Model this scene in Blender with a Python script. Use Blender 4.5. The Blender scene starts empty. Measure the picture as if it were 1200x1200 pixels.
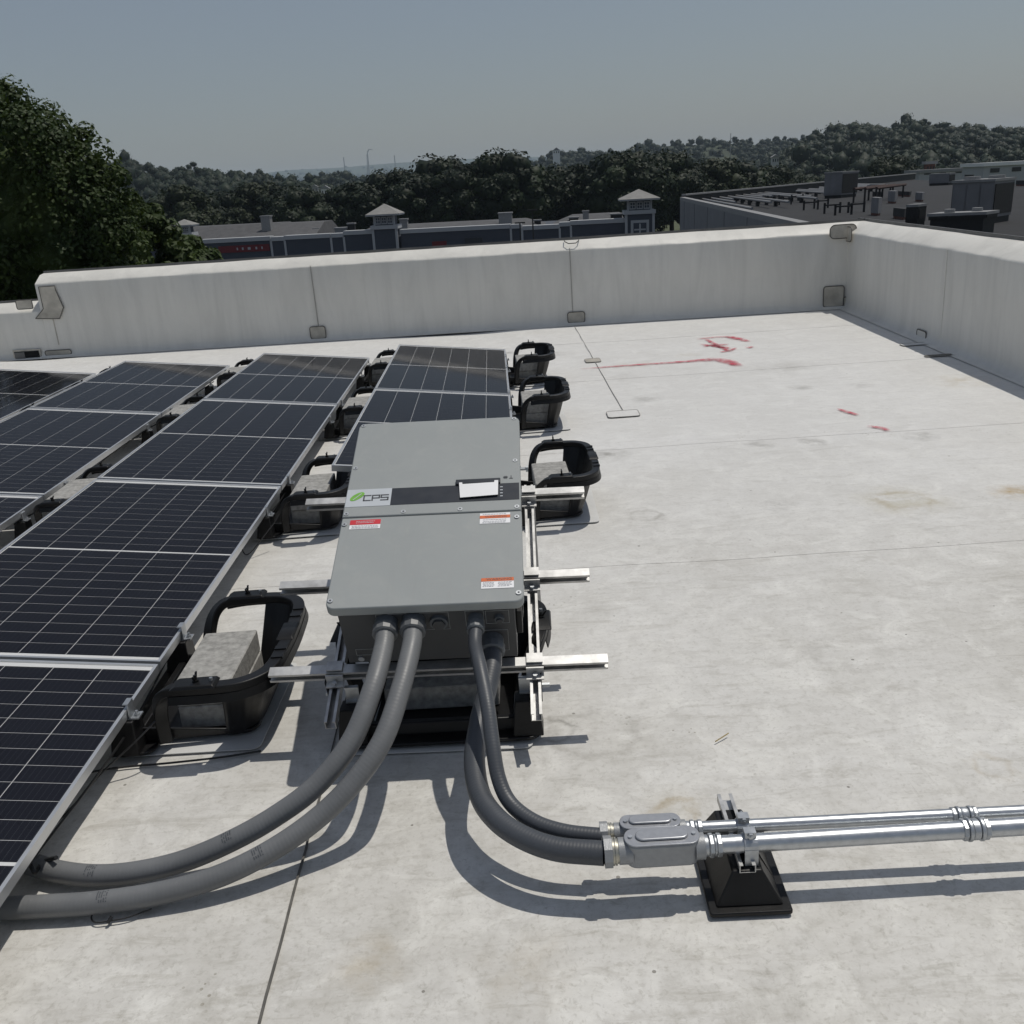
import bpy, bmesh, math, random
import numpy as np
from mathutils import Vector, Matrix
R_ = math.radians
S = bpy.context.scene
COL = S.collection
random.seed(7); RNG = np.random.default_rng(11)

# ------------------------------------------------------------------ camera
F_PX, PITCH, ROLL, YAW, HC = 1108.34, R_(19.1293), R_(-4.2595), R_(-.063), 1.72
_fw = np.array([math.sin(YAW)*math.cos(PITCH), math.cos(YAW)*math.cos(PITCH), -math.sin(PITCH)])
_rt = np.array([math.cos(YAW), -math.sin(YAW), 0.]); _up = np.cross(_rt, _fw)
C_R = math.cos(ROLL)*_rt + math.sin(ROLL)*_up
C_U = -math.sin(ROLL)*_rt + math.cos(ROLL)*_up
cam = bpy.data.cameras.new('camera'); cam_o = bpy.data.objects.new('camera', cam); COL.objects.link(cam_o)
cam.sensor_width = 36; cam.lens = 36*F_PX/1200; cam.clip_start = .05; cam.clip_end = 12000
M = Matrix.Identity(4)
for i in range(3):
    M[i][0] = C_R[i]; M[i][1] = C_U[i]; M[i][2] = -_fw[i]
M[2][3] = HC
cam_o.matrix_world = M
S.camera = cam_o
def ray(x, y): return _fw + C_R*(x-600)/F_PX - C_U*(y-600)/F_PX
def at(x, y, Y):                     # point at forward distance Y seen at photo position x, y
    d = ray(x, y); return Vector(np.array([0, 0, HC]) + d*Y/d[1])
def gnd(x, y, z=0):
    d = ray(x, y); return Vector(np.array([0, 0, HC]) + d*(z-HC)/d[2])

# ------------------------------------------------------------------ world, sun, exposure
SUN = Vector((.33, .17, 1)).normalized()
elev = math.asin(SUN.z); azim = math.atan2(SUN.x, SUN.y)
W = bpy.data.worlds.new('World'); S.world = W; W.use_nodes = True
nt = W.node_tree; bg = nt.nodes['Background']
sky = nt.nodes.new('ShaderNodeTexSky'); sky.sky_type = 'NISHITA'; sky.sun_disc = False
sky.sun_elevation = elev; sky.sun_rotation = azim; sky.altitude = 0
sky.air_density = 1.2; sky.dust_density = 1.6; sky.ozone_density = 2.0
veil = nt.nodes.new('ShaderNodeMix'); veil.data_type = 'RGBA'; veil.inputs[0].default_value = .44; veil.inputs[7].default_value = (4.35, 4.7, 5.35, 1)   # even summer haze over the whole sky
nt.links.new(sky.outputs[0], veil.inputs[6]); nt.links.new(veil.outputs[2], bg.inputs[0]); bg.inputs[1].default_value = .060
sl = bpy.data.lights.new('sun', 'SUN'); sl.energy = 2.58; sl.angle = R_(.55); sl.color = (1, .955, .875)
so = bpy.data.objects.new('sun', sl); COL.objects.link(so); so.location = (0, 0, 40)
so.rotation_euler = SUN.to_track_quat('Z', 'Y').to_euler()
S.view_settings.view_transform = 'Standard'; S.view_settings.look = 'None'
S.view_settings.exposure = 0; S.view_settings.gamma = 1
S.view_settings.use_curve_mapping = False
S.cycles.max_bounces = 6; S.cycles.diffuse_bounces = 4; S.cycles.glossy_bounces = 3; S.cycles.transparent_max_bounces = 12; S.cycles.volume_bounces = 1

# ------------------------------------------------------------------ helpers
def thing(name, label, cat, loc=(0, 0, 0), rot=(0, 0, 0), group=None, mat=None):
    o = bpy.data.objects.new(name, None); COL.objects.link(o); o.empty_display_size = .1
    if mat is not None: o.matrix_world = mat
    else: o.location = loc; o.rotation_euler = rot
    o['label'] = label; o['category'] = cat
    if group: o['group'] = group
    return o
def tag(o, label=None, cat=None, group=None, kind=None):
    for k, v in (('label', label), ('category', cat), ('group', group), ('kind', kind)):
        if v: o[k] = v
    return o
def link(name, me, mat=None, parent=None, loc=None):
    o = bpy.data.objects.new(name, me); COL.objects.link(o)
    if mat is not None and not me.materials: me.materials.append(mat)
    if parent: o.parent = parent
    if loc is not None: o.location = loc
    return o
def copy_tree(o, parent=None):
    c = o.copy(); COL.objects.link(c); c.parent = parent
    for ch in o.children: copy_tree(ch, c)
    return c

class MB:
    def __init__(s): s.v = []; s.f = []
    def add(s, vs, fs):
        b = len(s.v); s.v += [tuple(v) for v in vs]; s.f += [tuple(b+i for i in f) for f in fs]; return s
    def box(s, x0, x1, y0, y1, z0, z1):
        return s.add([(x0,y0,z0),(x1,y0,z0),(x1,y1,z0),(x0,y1,z0),(x0,y0,z1),(x1,y0,z1),(x1,y1,z1),(x0,y1,z1)],
            [(3,2,1,0),(4,5,6,7),(0,1,5,4),(1,2,6,5),(2,3,7,6),(3,0,4,7)])
    def hexa(s, bot, top):               # four bottom and four top points, both counter-clockwise
        return s.add(list(bot)+list(top), [(3,2,1,0),(4,5,6,7),(0,1,5,4),(1,2,6,5),(2,3,7,6),(3,0,4,7)])
    def prism(s, poly, z0, z1):
        n = len(poly)
        return s.add([(x,y,z0) for x,y in poly]+[(x,y,z1) for x,y in poly],
            [tuple(range(n-1,-1,-1)), tuple(range(n,2*n))]+[(i,(i+1)%n,(i+1)%n+n,i+n) for i in range(n)])
    def quad(s, a, b, c, d): return s.add([a,b,c,d], [(0,1,2,3)])
    def tube(s, pts, r, n=12, cap=True):
        pts = [Vector(p) for p in pts]; m = len(pts)
        rs = r if isinstance(r, (list, tuple)) else [r]*m
        vs = []; t0 = (pts[1]-pts[0]).normalized()
        a = t0.orthogonal().normalized()
        if abs(t0.z) < .95: a = t0.cross(Vector((0,0,1))).normalized()
        for i, p in enumerate(pts):
            t = (pts[min(i+1,m-1)]-pts[max(i-1,0)]).normalized()
            a = (a-t*a.dot(t)).normalized(); b = t.cross(a)
            for k in range(n):
                w = 2*math.pi*k/n; vs.append(p+(a*math.cos(w)+b*math.sin(w))*rs[i])
        fs = [(i*n+k, i*n+(k+1)%n, (i+1)*n+(k+1)%n, (i+1)*n+k) for i in range(m-1) for k in range(n)]
        if cap: fs += [tuple(range(n-1,-1,-1)), tuple(range((m-1)*n, m*n))]
        return s.add(vs, fs)
    def sweep(s, pts, wid, hts, closed_ends=True, up=Vector((0,0,1))):
        # rectangular bar following pts; width sideways, hts = (below, above)
        pts = [Vector(p) for p in pts]; m = len(pts); vs = []
        for i, p in enumerate(pts):
            t = (pts[min(i+1,m-1)]-pts[max(i-1,0)]).normalized()
            sd = t.cross(up); sd.z = 0; sd = sd.normalized(); u = sd.cross(t).normalized()
            for a, b in ((-.5,hts[0]),(.5,hts[0]),(.5,hts[1]),(-.5,hts[1])): vs.append(p+sd*a*wid+u*b)
        fs = [(i*4+k, i*4+(k+1)%4, (i+1)*4+(k+1)%4, (i+1)*4+k) for i in range(m-1) for k in range(4)]
        fs += [(3,2,1,0), tuple((m-1)*4+k for k in range(4))]
        return s.add(vs, fs)
    def channel(s, p0, p1, opn, size=.041, t=.003, lip=.009):
        p0, p1, o = Vector(p0), Vector(p1), Vector(opn).normalized()
        w = (p1-p0).normalized(); q = w.cross(o).normalized(); h = size/2
        prof = [(-h,-h),(h,-h),(h,h),(h-lip,h),(h-lip,h-t),(h-t,h-t),(h-t,-h+t),(-h+t,-h+t),(-h+t,h-t),(-h+lip,h-t),(-h+lip,h),(-h,h)]
        n = len(prof); vs = [p+q*a+o*b for p in (p0,p1) for a,b in prof]
        fs = [(i,(i+1)%n,(i+1)%n+n,i+n) for i in range(n)]
        for e in (0, n):
            k = [(0,1,6,7),(1,2,5,6),(2,3,4,5),(0,7,8,11),(8,9,10,11)]
            fs += [tuple(e+i for i in (f if e else f[::-1])) for f in k]
        return s.add(vs, fs)
    def xform(s, m, i0=0): s.v[i0:] = [tuple(m @ Vector(v)) for v in s.v[i0:]]; return s
    def mesh(s, name, smooth=None):
        me = bpy.data.meshes.new(name); me.from_pydata(s.v, [], s.f); me.validate(); me.update()
        bm = bmesh.new(); bm.from_mesh(me); bmesh.ops.recalc_face_normals(bm, faces=bm.faces[:]); bm.to_mesh(me); bm.free()
        if smooth is not None:
            me.polygons.foreach_set('use_smooth', [True]*len(me.polygons))
            me.set_sharp_from_angle(angle=R_(smooth))
        return me
    def build(s, name, mat, parent=None, smooth=None, bevel=0, loc=None, seg=2, recalc=True):
        o = link(name, s.mesh(name, smooth), mat, parent, loc)
        if bevel:
            b = o.modifiers.new('bevel', 'BEVEL'); b.width = bevel; b.segments = seg; b.limit_method = 'ANGLE'; b.angle_limit = R_(35)
            b.harden_normals = False
            o.data.polygons.foreach_set('use_smooth', [True]*len(o.data.polygons)); o.data.set_sharp_from_angle(angle=R_(40))
        return o

def spline(ctrl, n=12):                  # Catmull-Rom through points
    P = [Vector(p) for p in ctrl]; P = [P[0]*2-P[1]]+P+[P[-1]*2-P[-2]]; out = []
    for i in range(1, len(P)-2):
        a, b, c, d = P[i-1:i+3]
        for k in range(n):
            t = k/n
            out.append(.5*((2*b)+(c-a)*t+(2*a-5*b+4*c-d)*t*t+(3*b-a-3*c+d)*t**3))
    return out+[P[-2]]
def rrect(x0, x1, y0, y1, r, n=5):
    out = []
    for cx, cy, a in ((x1-r,y0+r,-90),(x1-r,y1-r,0),(x0+r,y1-r,90),(x0+r,y0+r,180)):
        for k in range(n+1):
            w = R_(a+90*k/n); out.append((cx+r*math.cos(w), cy+r*math.sin(w)))
    return out

# ------------------------------------------------------------------ materials
class NT:
    def __init__(s, name):
        s.m = bpy.data.materials.new(name); s.m.use_nodes = True; s.t = s.m.node_tree
        s.p = s.t.nodes['Principled BSDF']; s.out = s.t.nodes['Material Output']; s._co = None
    def n(s, typ, **kw):
        o = s.t.nodes.new('ShaderNode'+typ)
        for k, v in kw.items(): setattr(o, k, v)
        return o
    def l(s, a, b): s.t.links.new(a, b)
    def co(s, which='Object'):
        if not s._co: s._co = s.n('TexCoord')
        return s._co.outputs[which]
    def mapv(s, scale=(1,1,1), loc=(0,0,0), rot=(0,0,0), src=None):
        m = s.n('Mapping'); m.inputs[1].default_value = loc; m.inputs[2].default_value = rot; m.inputs[3].default_value = scale
        s.l(src or s.co(), m.inputs[0]); return m.outputs[0]
    def noise(s, scale, detail=4, rough=.55, vec=None, dist=0):
        o = s.n('TexNoise'); o.inputs['Scale'].default_value = scale; o.inputs['Detail'].default_value = detail
        o.inputs['Roughness'].default_value = rough; o.inputs['Distortion'].default_value = dist
        s.l(vec or s.co(), o.inputs['Vector']); return o.outputs[0]
    def ramp(s, fac, a, b, ca=(0,0,0,1), cb=(1,1,1,1)):
        o = s.n('ValToRGB'); e = o.color_ramp.elements; e[0].position = a; e[1].position = b
        e[0].color = ca if len(ca) == 4 else (*ca,1); e[1].color = cb if len(cb) == 4 else (*cb,1)
        s.l(fac, o.inputs[0]); return o.outputs[0]
    def mix(s, fac, a, b, mode='MIX'):
        o = s.n('Mix', data_type='RGBA', blend_type=mode)
        for v, i in ((fac,0),(a,6),(b,7)):
            if hasattr(v, 'is_linked'): s.l(v, o.inputs[i])
            else: o.inputs[i].default_value = v if i == 0 else ((*v,1) if len(v) == 3 else v)
        return o.outputs[2]
    def math(s, op, a, b=0.):
        o = s.n('Math', operation=op)
        for v, i in ((a,0),(b,1)):
            if hasattr(v, 'is_linked'): s.l(v, o.inputs[i])
            else: o.inputs[i].default_value = v
        return o.outputs[0]
    def bump(s, h, strength=.3, dist=.01):
        o = s.n('Bump'); o.inputs['Strength'].default_value = strength; o.inputs['Distance'].default_value = dist
        s.l(h, o.inputs['Height']); s.l(o.outputs[0], s.p.inputs['Normal']); return o
    def set(s, color=None, rough=None, metal=None, spec=None, coat=None):
        for v, k in ((color,'Base Color'),(rough,'Roughness'),(metal,'Metallic'),(spec,'Specular IOR Level'),(coat,'Coat Weight')):
            if v is None: continue
            if hasattr(v, 'is_linked'): s.l(v, s.p.inputs[k])
            else: s.p.inputs[k].default_value = (*v,1) if k == 'Base Color' else v
        return s
def plain(name, c, rough=.6, metal=0, var=.18, scale=6, bump=0, bscale=80, spec=None):
    n = NT(name); f = n.noise(scale, 5)
    a = tuple(x*(1-var) for x in c); b = tuple(min(1, x*(1+var)) for x in c)
    n.set(n.mix(n.ramp(f,.3,.7), a, b), None, metal, spec)
    n.l(n.math('ADD', n.math('MULTIPLY', n.noise(scale*3,4), .2), rough-.1), n.p.inputs['Roughness'])
    if bump: n.bump(n.noise(bscale,4), bump, .004)
    return n.m

M_ = {}
def membrane(name, floor=True):
    n = NT(name); P = n.co('Object')
    big = n.noise(.45, 6, .6); med = n.noise(2.2, 8, .65, dist=.6); fin = n.noise(17, 8, .7); mic = n.noise(130, 3, .6)
    if floor:
        c = n.mix(n.ramp(big,.34,.66), (.54,.525,.49), (.655,.645,.62))
        c = n.mix(n.math('MULTIPLY', n.ramp(med,.45,.72), .5), c, (.44,.42,.375))
        c = n.mix(n.math('MULTIPLY', n.ramp(fin,.48,.74), .6), c, (.37,.355,.32))
        scr = n.noise(3.2, 9, .72, n.mapv((1,4.5,1), rot=(0,0,.25)), 1.2)
        c = n.mix(n.math('MULTIPLY', n.ramp(scr,.53,.68), .6), c, (.35,.33,.285))
        pale = n.noise(5, 7, .7, dist=.8)
        c = n.mix(n.math('MULTIPLY', n.ramp(pale,.48,.68), .65), c, (.76,.75,.71))
        gr = n.noise(55, 6, .75, dist=.5); c = n.mix(n.math('MULTIPLY', n.ramp(gr,.52,.70), .6), c, (.32,.305,.265))
        sc2 = n.noise(5, 10, .8, n.mapv((5,1,1), rot=(0,0,-.5)), 1.5); c = n.mix(n.math('MULTIPLY', n.ramp(sc2,.60,.70), .55), c, (.33,.315,.28))
        sm = n.noise(1.6, 7, .7, n.mapv((1.0,6.5,1), loc=(3,1,0), rot=(0,0,.035)), .4); c = n.mix(n.math('MULTIPLY', n.ramp(sm,.60,.70), .40), c, (.29,.275,.23))  # stretched dark smudges, painted in for the shading of membrane wrinkles
        fh = n.noise(7, 7, .72, n.mapv((1,4,1), rot=(0,0,.04)), .5); c = n.mix(n.math('MULTIPLY', n.ramp(fh,.45,.68), .20), c, (.40,.385,.345))
        # the near end is dirtier than the far one
        sx = n.n('SeparateXYZ'); n.l(P, sx.inputs[0])
        far = n.ramp(n.math('ADD', n.math('MULTIPLY', sx.outputs[1], .12), n.math('MULTIPLY', big, .5)), .45, 1.0)
        c = n.mix(n.math('MULTIPLY', far, .5), c, (.68,.68,.675))
        # specks
        v = n.n('TexVoronoi'); v.inputs['Scale'].default_value = 5.5; n.l(n.mapv((1,1,1), src=P), v.inputs['Vector'])
        sp = n.math('MULTIPLY', n.math('LESS_THAN', v.outputs['Distance'], n.math('MULTIPLY', n.noise(1.3,2), .06)), .7)
        c = n.mix(sp, c, (.12,.11,.09))
        v2 = n.n('TexVoronoi'); v2.inputs['Scale'].default_value = 34; n.l(P, v2.inputs['Vector'])
        sp2 = n.math('MULTIPLY', n.math('MULTIPLY', n.math('LESS_THAN', v2.outputs['Distance'], .16), n.ramp(n.noise(2.1,4,.6),.60,.66)), .6); c = n.mix(sp2, c, (.20,.18,.13))
        # ponding rings, scuffs, rust blotches, painted wrinkle shade by the laps: x, y, radius, ring?, strength, colour
        nz = n.n('TexNoise'); nz.inputs['Scale'].default_value = 9; nz.inputs['Detail'].default_value = 5; nz.inputs['Roughness'].default_value = .6; n.l(P, nz.inputs['Vector'])
        sc = n.n('VectorMath', operation='MULTIPLY_ADD'); n.l(nz.outputs['Color'], sc.inputs[0]); sc.inputs[1].default_value = (.16,.16,0); n.l(P, sc.inputs[2])
        brk = n.ramp(n.noise(6, 6, .7), .38, .60)
        for x, y, r, ring, k, cc in STAINS_WRINKLES:
            d = n.n('VectorMath', operation='DISTANCE'); n.l(sc.outputs[0], d.inputs[0]); d.inputs[1].default_value = (x+.08, y+.08, 0)
            m = n.n('MapRange'); n.l(d.outputs['Value'], m.inputs[0])
            if ring:
                q = n.math('ABSOLUTE', n.math('SUBTRACT', d.outputs['Value'], r*.8)); n.l(q, m.inputs[0]); m.inputs[1].default_value = 0; m.inputs[2].default_value = r*.22+.008
            else: m.inputs[1].default_value = 0; m.inputs[2].default_value = r*1.15
            m.inputs[3].default_value = k; m.inputs[4].default_value = 0
            c = n.mix(n.math('MULTIPLY', m.outputs[0], brk), c, cc)
        n.set(c, n.math('ADD', n.math('MULTIPLY', fin, .25), .42), 0, .35)
        h = n.math('ADD', n.math('MULTIPLY', n.noise(1.6,5,.5), 1.4), n.math('ADD', n.math('MULTIPLY', fin, .14), n.math('MULTIPLY', mic, .03)))
        n.bump(h, .5, .012)
    else:
        st = n.noise(1, 6, .6, n.mapv((3.2,3.2,.5)), 1.0); st2 = n.noise(1, 7, .65, n.mapv((11,11,.7)), .8)
        c = n.mix(n.ramp(big,.3,.7), (.645,.63,.585), (.725,.71,.665))
        c = n.mix(n.math('MULTIPLY', n.ramp(st,.42,.7), .38), c, (.47,.46,.43))
        c = n.mix(n.math('MULTIPLY', n.ramp(st2,.5,.75), .2), c, (.46,.45,.42))
        c = n.mix(n.math('MULTIPLY', n.ramp(fin,.55,.8), .2), c, (.45,.44,.42))
        n.set(c, .5, 0, .35)
        n.bump(n.math('ADD', n.math('ADD', n.noise(1.2,5), n.math('MULTIPLY', n.noise(1,5,.6,n.mapv((5,5,1.2)),.8), .45)), n.math('MULTIPLY', fin, .12)), .5, .02)
    return n.m
GREY = (.28,.265,.235); BRN = (.30,.22,.10); DRK = (.16,.15,.13)
STAINS_WRINKLES = [(.70,4.75,.10,1,.55,GREY),(2.06,4.68,.16,1,.4,BRN),(2.06,4.68,.26,0,.6,(.40,.36,.24)),(2.66,4.68,.14,0,.95,(.36,.24,.08)),
 (1.43,4.77,.10,0,.6,DRK),(1.99,3.49,.10,1,.45,GREY),(1.64,5.93,.10,0,.7,DRK),(1.98,5.9,.10,0,.7,DRK),(2.65,5.85,.12,0,.6,DRK),(.66,5.96,.14,0,.7,DRK),
 (.21,2.69,.17,1,.5,GREY),(.08,2.72,.07,1,.6,DRK),(.40,2.25,.07,1,.6,BRN),(.40,2.25,.13,0,.4,(.4,.35,.25)),(1.35,2.35,.07,1,.4,BRN),(1.9,2.0,.07,0,.5,BRN),
 (-.42,1.78,.10,0,.45,BRN),(-.05,1.72,.13,0,.3,BRN),(.5,1.62,.09,0,.4,GREY),(.3,3.6,.10,0,.3,GREY),(1.2,3.1,.16,1,.3,GREY),(1.15,7.5,.14,0,.5,DRK),(2.4,7.5,.12,0,.5,DRK),
 (2.85,7.4,.10,0,.5,DRK),(3.6,7.3,.25,0,.45,(.42,.34,.2)),(1.1,8.4,.2,0,.3,GREY),(2.5,8.33,.35,0,.35,GREY),(1.85,9.3,.14,0,.3,BRN),(.1,10.2,.12,0,.6,DRK),(.6,9.9,.16,0,.4,DRK),(1.25,9.0,.2,0,.4,BRN)]
M_['roof'] = membrane('roof_membrane'); M_['wall'] = membrane('wall_membrane', False)
M_['patch'] = plain('patch_membrane', (.42,.395,.345), .6, var=.35, scale=5)
M_['bead'] = plain('sealant', (.10,.095,.085), .6, var=.4, scale=20)
M_['pad'] = plain('slip_sheet', (.62,.62,.61), .5, var=.08)
M_['frame'] = plain('anodised_aluminium', (.62,.63,.64), .42, .85, var=.06, scale=3)
M_['backsheet'] = plain('backsheet', (.56,.57,.58), .6, var=.03)
M_['steel'] = plain('galvanised', (.46,.48,.50), .44, .85, var=.16, scale=30)
M_['strut'] = plain('strut_zinc', (.50,.50,.495), .45, .75, var=.25, scale=18)
M_['cast'] = plain('cast_grey', (.30,.31,.32), .45, .25, var=.07, scale=60, bump=.15, bscale=260)
M_['casttop'] = plain('cast_cover', (.42,.43,.45), .36, .55, var=.07, scale=60)
M_['plastic'] = plain('black_plastic', (.008,.008,.0085), .42, 0, var=.35, scale=9, bump=.12, bscale=180, spec=.3)
M_['rubber'] = plain('black_rubber', (.012,.012,.013), .55, 0, var=.3)
M_['concrete'] = plain('concrete', (.30,.295,.28), .9, 0, var=.3, scale=40, bump=.6, bscale=120)
M_['wire'] = plain('black_cable', (.012,.012,.013), .5, 0)
M_['white'] = plain('white_paint', (.72,.72,.72), .5, 0, var=.05)
M_['paper'] = plain('white_film', (.82,.82,.83), .45, 0, var=.03)
M_['hose'] = None
def inv_paint():
    n = NT('inverter_paint'); c = n.mix(n.ramp(n.noise(2.5,6,.6),.3,.7), (.280,.298,.298), (.308,.326,.324))
    c = n.mix(n.math('MULTIPLY', n.ramp(n.noise(9,8,.72,dist=.7),.50,.78), .30), c, (.41,.41,.385))
    c = n.mix(n.math('MULTIPLY', n.ramp(n.noise(1,7,.7,n.mapv((22,1.6,1)),.6),.56,.74), .22), c, (.25,.255,.245))
    n.set(c, n.math('ADD', n.math('MULTIPLY', n.noise(7,6,.65), .28), .34), 0, .4); n.bump(n.noise(500,4), .12, .004); return n.m
M_['inv'] = inv_paint()
M_['invdark'] = plain('inverter_body', (.050,.052,.055), .5, 0, var=.1, scale=3, bump=.1, bscale=400)
M_['navy'] = plain('display_panel', (.022,.026,.034), .35, 0, var=.08)
M_['silver'] = plain('logo_plate', (.50,.53,.56), .4, .1, var=.03)
M_['ink'] = plain('ink', (.05,.055,.065), .6); M_['green'] = plain('green_ink', (.16,.40,.05), .5, var=.2, scale=30)
M_['red'] = plain('red_ink', (.55,.02,.035), .5, var=.1); M_['orange'] = plain('orange_ink', (.62,.13,.03), .5, var=.1)
M_['inkgrey'] = plain('print_grey', (.30,.31,.34), .6)
M_['plug'] = plain('grey_fitting', (.10,.11,.12), .45, 0, var=.1); M_['lite'] = plain('box_outline', (.30,.31,.31), .6)

def hose_mat(name, c, pitch):
    n = NT(name); uv = n.co('UV')
    sx = n.n('SeparateXYZ'); n.l(uv, sx.inputs[0])
    w = n.math('SINE', n.math('MULTIPLY', n.math('ADD', sx.outputs[0], n.math('MULTIPLY', sx.outputs[1], pitch)), 2*math.pi/pitch))
    col = n.mix(n.ramp(n.noise(5,5),.3,.7), tuple(x*.88 for x in c), tuple(x*1.1 for x in c))
    col = n.mix(n.math('MULTIPLY', n.ramp(n.noise(40,6,.7),.6,.8), .35), col, tuple(x*1.7 for x in c))
    n.set(col, n.math('ADD', n.math('MULTIPLY', n.noise(20), .2), .36), 0, .45)
    n.bump(w, .10, .0009)
    return n.m
M_['hose'] = hose_mat('grey_liquidtight', (.155,.16,.165), .011)
M_['hose2'] = hose_mat('dark_liquidtight', (.062,.068,.078), .009)

def cell_mat():
    n = NT('silicon_cell'); sx = n.n('SeparateXYZ'); n.l(n.co('Object'), sx.inputs[0])
    oi = n.n('ObjectInfo')
    w = n.math('FRACT', n.math('MULTIPLY', n.math('ADD', sx.outputs[0], 5.083), 9/.166))
    line = n.math('GREATER_THAN', w, .965)
    base = n.mix(n.math('MULTIPLY', oi.outputs['Random'], .6), (.0036,.0040,.0080), (.0048,.0052,.0102))
    n.set(n.mix(n.math('MULTIPLY', line, .5), base, (.14,.145,.16)), .35, 0, .3)
    return n.m
M_['cell'] = cell_mat()
def glass_mat():
    n = NT('module_glass'); tr = n.n('BsdfTransparent'); gl = n.n('BsdfGlossy'); gl.inputs['Roughness'].default_value = .06
    fr = n.n('Fresnel'); fr.inputs['IOR'].default_value = 1.15; mx = n.n('MixShader')
    dust = n.n('BsdfDiffuse'); dust.inputs[0].default_value = (.35,.34,.32,1); m2 = n.n('MixShader')
    n.l(n.math('MULTIPLY', n.ramp(n.noise(3,6,.65),.35,.8), .008), m2.inputs[0])
    n.l(fr.outputs[0], mx.inputs[0]); n.l(tr.outputs[0], mx.inputs[1]); n.l(gl.outputs[0], mx.inputs[2])
    n.l(mx.outputs[0], m2.inputs[1]); n.l(dust.outputs[0], m2.inputs[2]); n.l(m2.outputs[0], n.out.inputs[0])
    n.t.nodes.remove(n.p); return n.m
M_['glass'] = glass_mat()
def spray_mat():
    n = NT('red_spray_paint'); a = n.n('Attribute', attribute_name='a'); tr = n.n('BsdfTransparent'); mx = n.n('MixShader')
    n.set((.50,.035,.07), .6)
    f = n.math('MULTIPLY', a.outputs['Fac'], n.ramp(n.noise(14,8,.75),.33,.62))
    n.l(f, mx.inputs[0]); n.l(tr.outputs[0], mx.inputs[1]); n.l(n.p.outputs[0], mx.inputs[2]); n.l(mx.outputs[0], n.out.inputs[0])
    return n.m
M_['spray'] = spray_mat()
def leaf_mat(name, a, b, tl=.2, sc=.6):
    n = NT(name); f = n.noise(sc, 5, .6)
    oi = n.n('ObjectInfo')
    c = n.mix(n.ramp(f,.35,.65), a, b)
    c = n.mix(n.math('MULTIPLY', oi.outputs['Random'], .35), c, tuple(x*.75 for x in a))
    n.set(c, .6, 0, .25)
    tb = n.n('BsdfTranslucent'); mx = n.n('MixShader'); mx.inputs[0].default_value = tl
    n.l(n.mix(.5, c, (b[0]*1.4,b[1]*1.5,b[2]*.6)), tb.inputs[0]); n.l(n.p.outputs[0], mx.inputs[1]); n.l(tb.outputs[0], mx.inputs[2])
    n.l(mx.outputs[0], n.out.inputs[0]); return n.m
M_['leaf'] = leaf_mat('maple_leaf', (.022,.042,.010), (.066,.096,.020), .15)
M_['leafd'] = leaf_mat('wood_leaf', (.007,.015,.005), (.020,.035,.009), .1, .12)
M_['leafl'] = leaf_mat('pale_leaf', (.014,.023,.008), (.030,.041,.012), .1, .12)
M_['leaff'] = leaf_mat('hill_leaf', (.0055,.0135,.0055), (.014,.027,.009), .08, .02)
M_['bark'] = plain('bark', (.07,.055,.042), .9, 0, var=.3, scale=8, bump=.5, bscale=20)

# ================================================================== THE ROOF
def ndisp(x, y, z=0):
    return (math.sin(x*1.7+y*.6)*math.sin(y*2.3-x*.4)*.5+math.sin(x*4.1+1.3*math.sin(y*1.9))*.25)
roof = tag(MB().box(-16, 4.6, -7, 12.9, -.35, -.03).build('flat_roof', M_['pad']), kind='structure')
TAU = R_(-2.0); ct, st_ = math.cos(TAU), math.sin(TAU)
cuts = [-7., -4.2, -2.1, -.05, 4.10, 6.10, 8.40, 10.45, 13.2]
for i in range(len(cuts)-1):
    y0, y1 = cuts[i]-.0, cuts[i+1]+.12
    near = y1 > 1 
    dx, dy = (.07, .07) if near else (.5, .5)
    nx, ny = int(20.4/dx), max(2, int((y1-y0)/dy)); vs = []
    for j in range(ny+1):
        v = y0+(y1-y0)*j/ny
        for k in range(nx+1):
            x = -16+20.4*k/nx
            # each sheet's near edge laps over the one in front of it
            t = (v-y0)/(y1-y0)
            z = .0005 - .0004*t + .0012*ndisp(x*1.5, v*1.5)
            wr = max(0., (v-9.3)/2.5)
            z += wr*.018*(math.sin(v*9+1.7*math.sin(x*1.9))*max(0, math.sin(x*1.1+v*.7))**2)
            jit = .006*math.sin(x*2.7+i*2)+.004*math.sin(x*7.1+i) if j == 0 else 0
            if t > .93: z -= .0008
            Y = v + jit + math.tan(TAU)*x
            vs.append((x, Y, z))
    fs = [(j*(nx+1)+k, j*(nx+1)+k+1, (j+1)*(nx+1)+k+1, (j+1)*(nx+1)+k) for j in range(ny) for k in range(nx)]
    # short turned-down front edge so the lap has thickness
    b = len(vs)
    vs += [(vs[k][0], vs[k][1]+.0005, vs[k][2]-.0006) for k in range(nx+1)]
    fs += [(k+1, k, b+k, b+k+1) for k in range(nx)]
    me = bpy.data.meshes.new('membrane_sheet'); me.from_pydata(vs, [], fs); me.update()
    me.polygons.foreach_set('use_smooth', [True]*len(fs)); me.set_sharp_from_angle(angle=R_(30))
    link('membrane_sheet', me, M_['roof'], roof)

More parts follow.
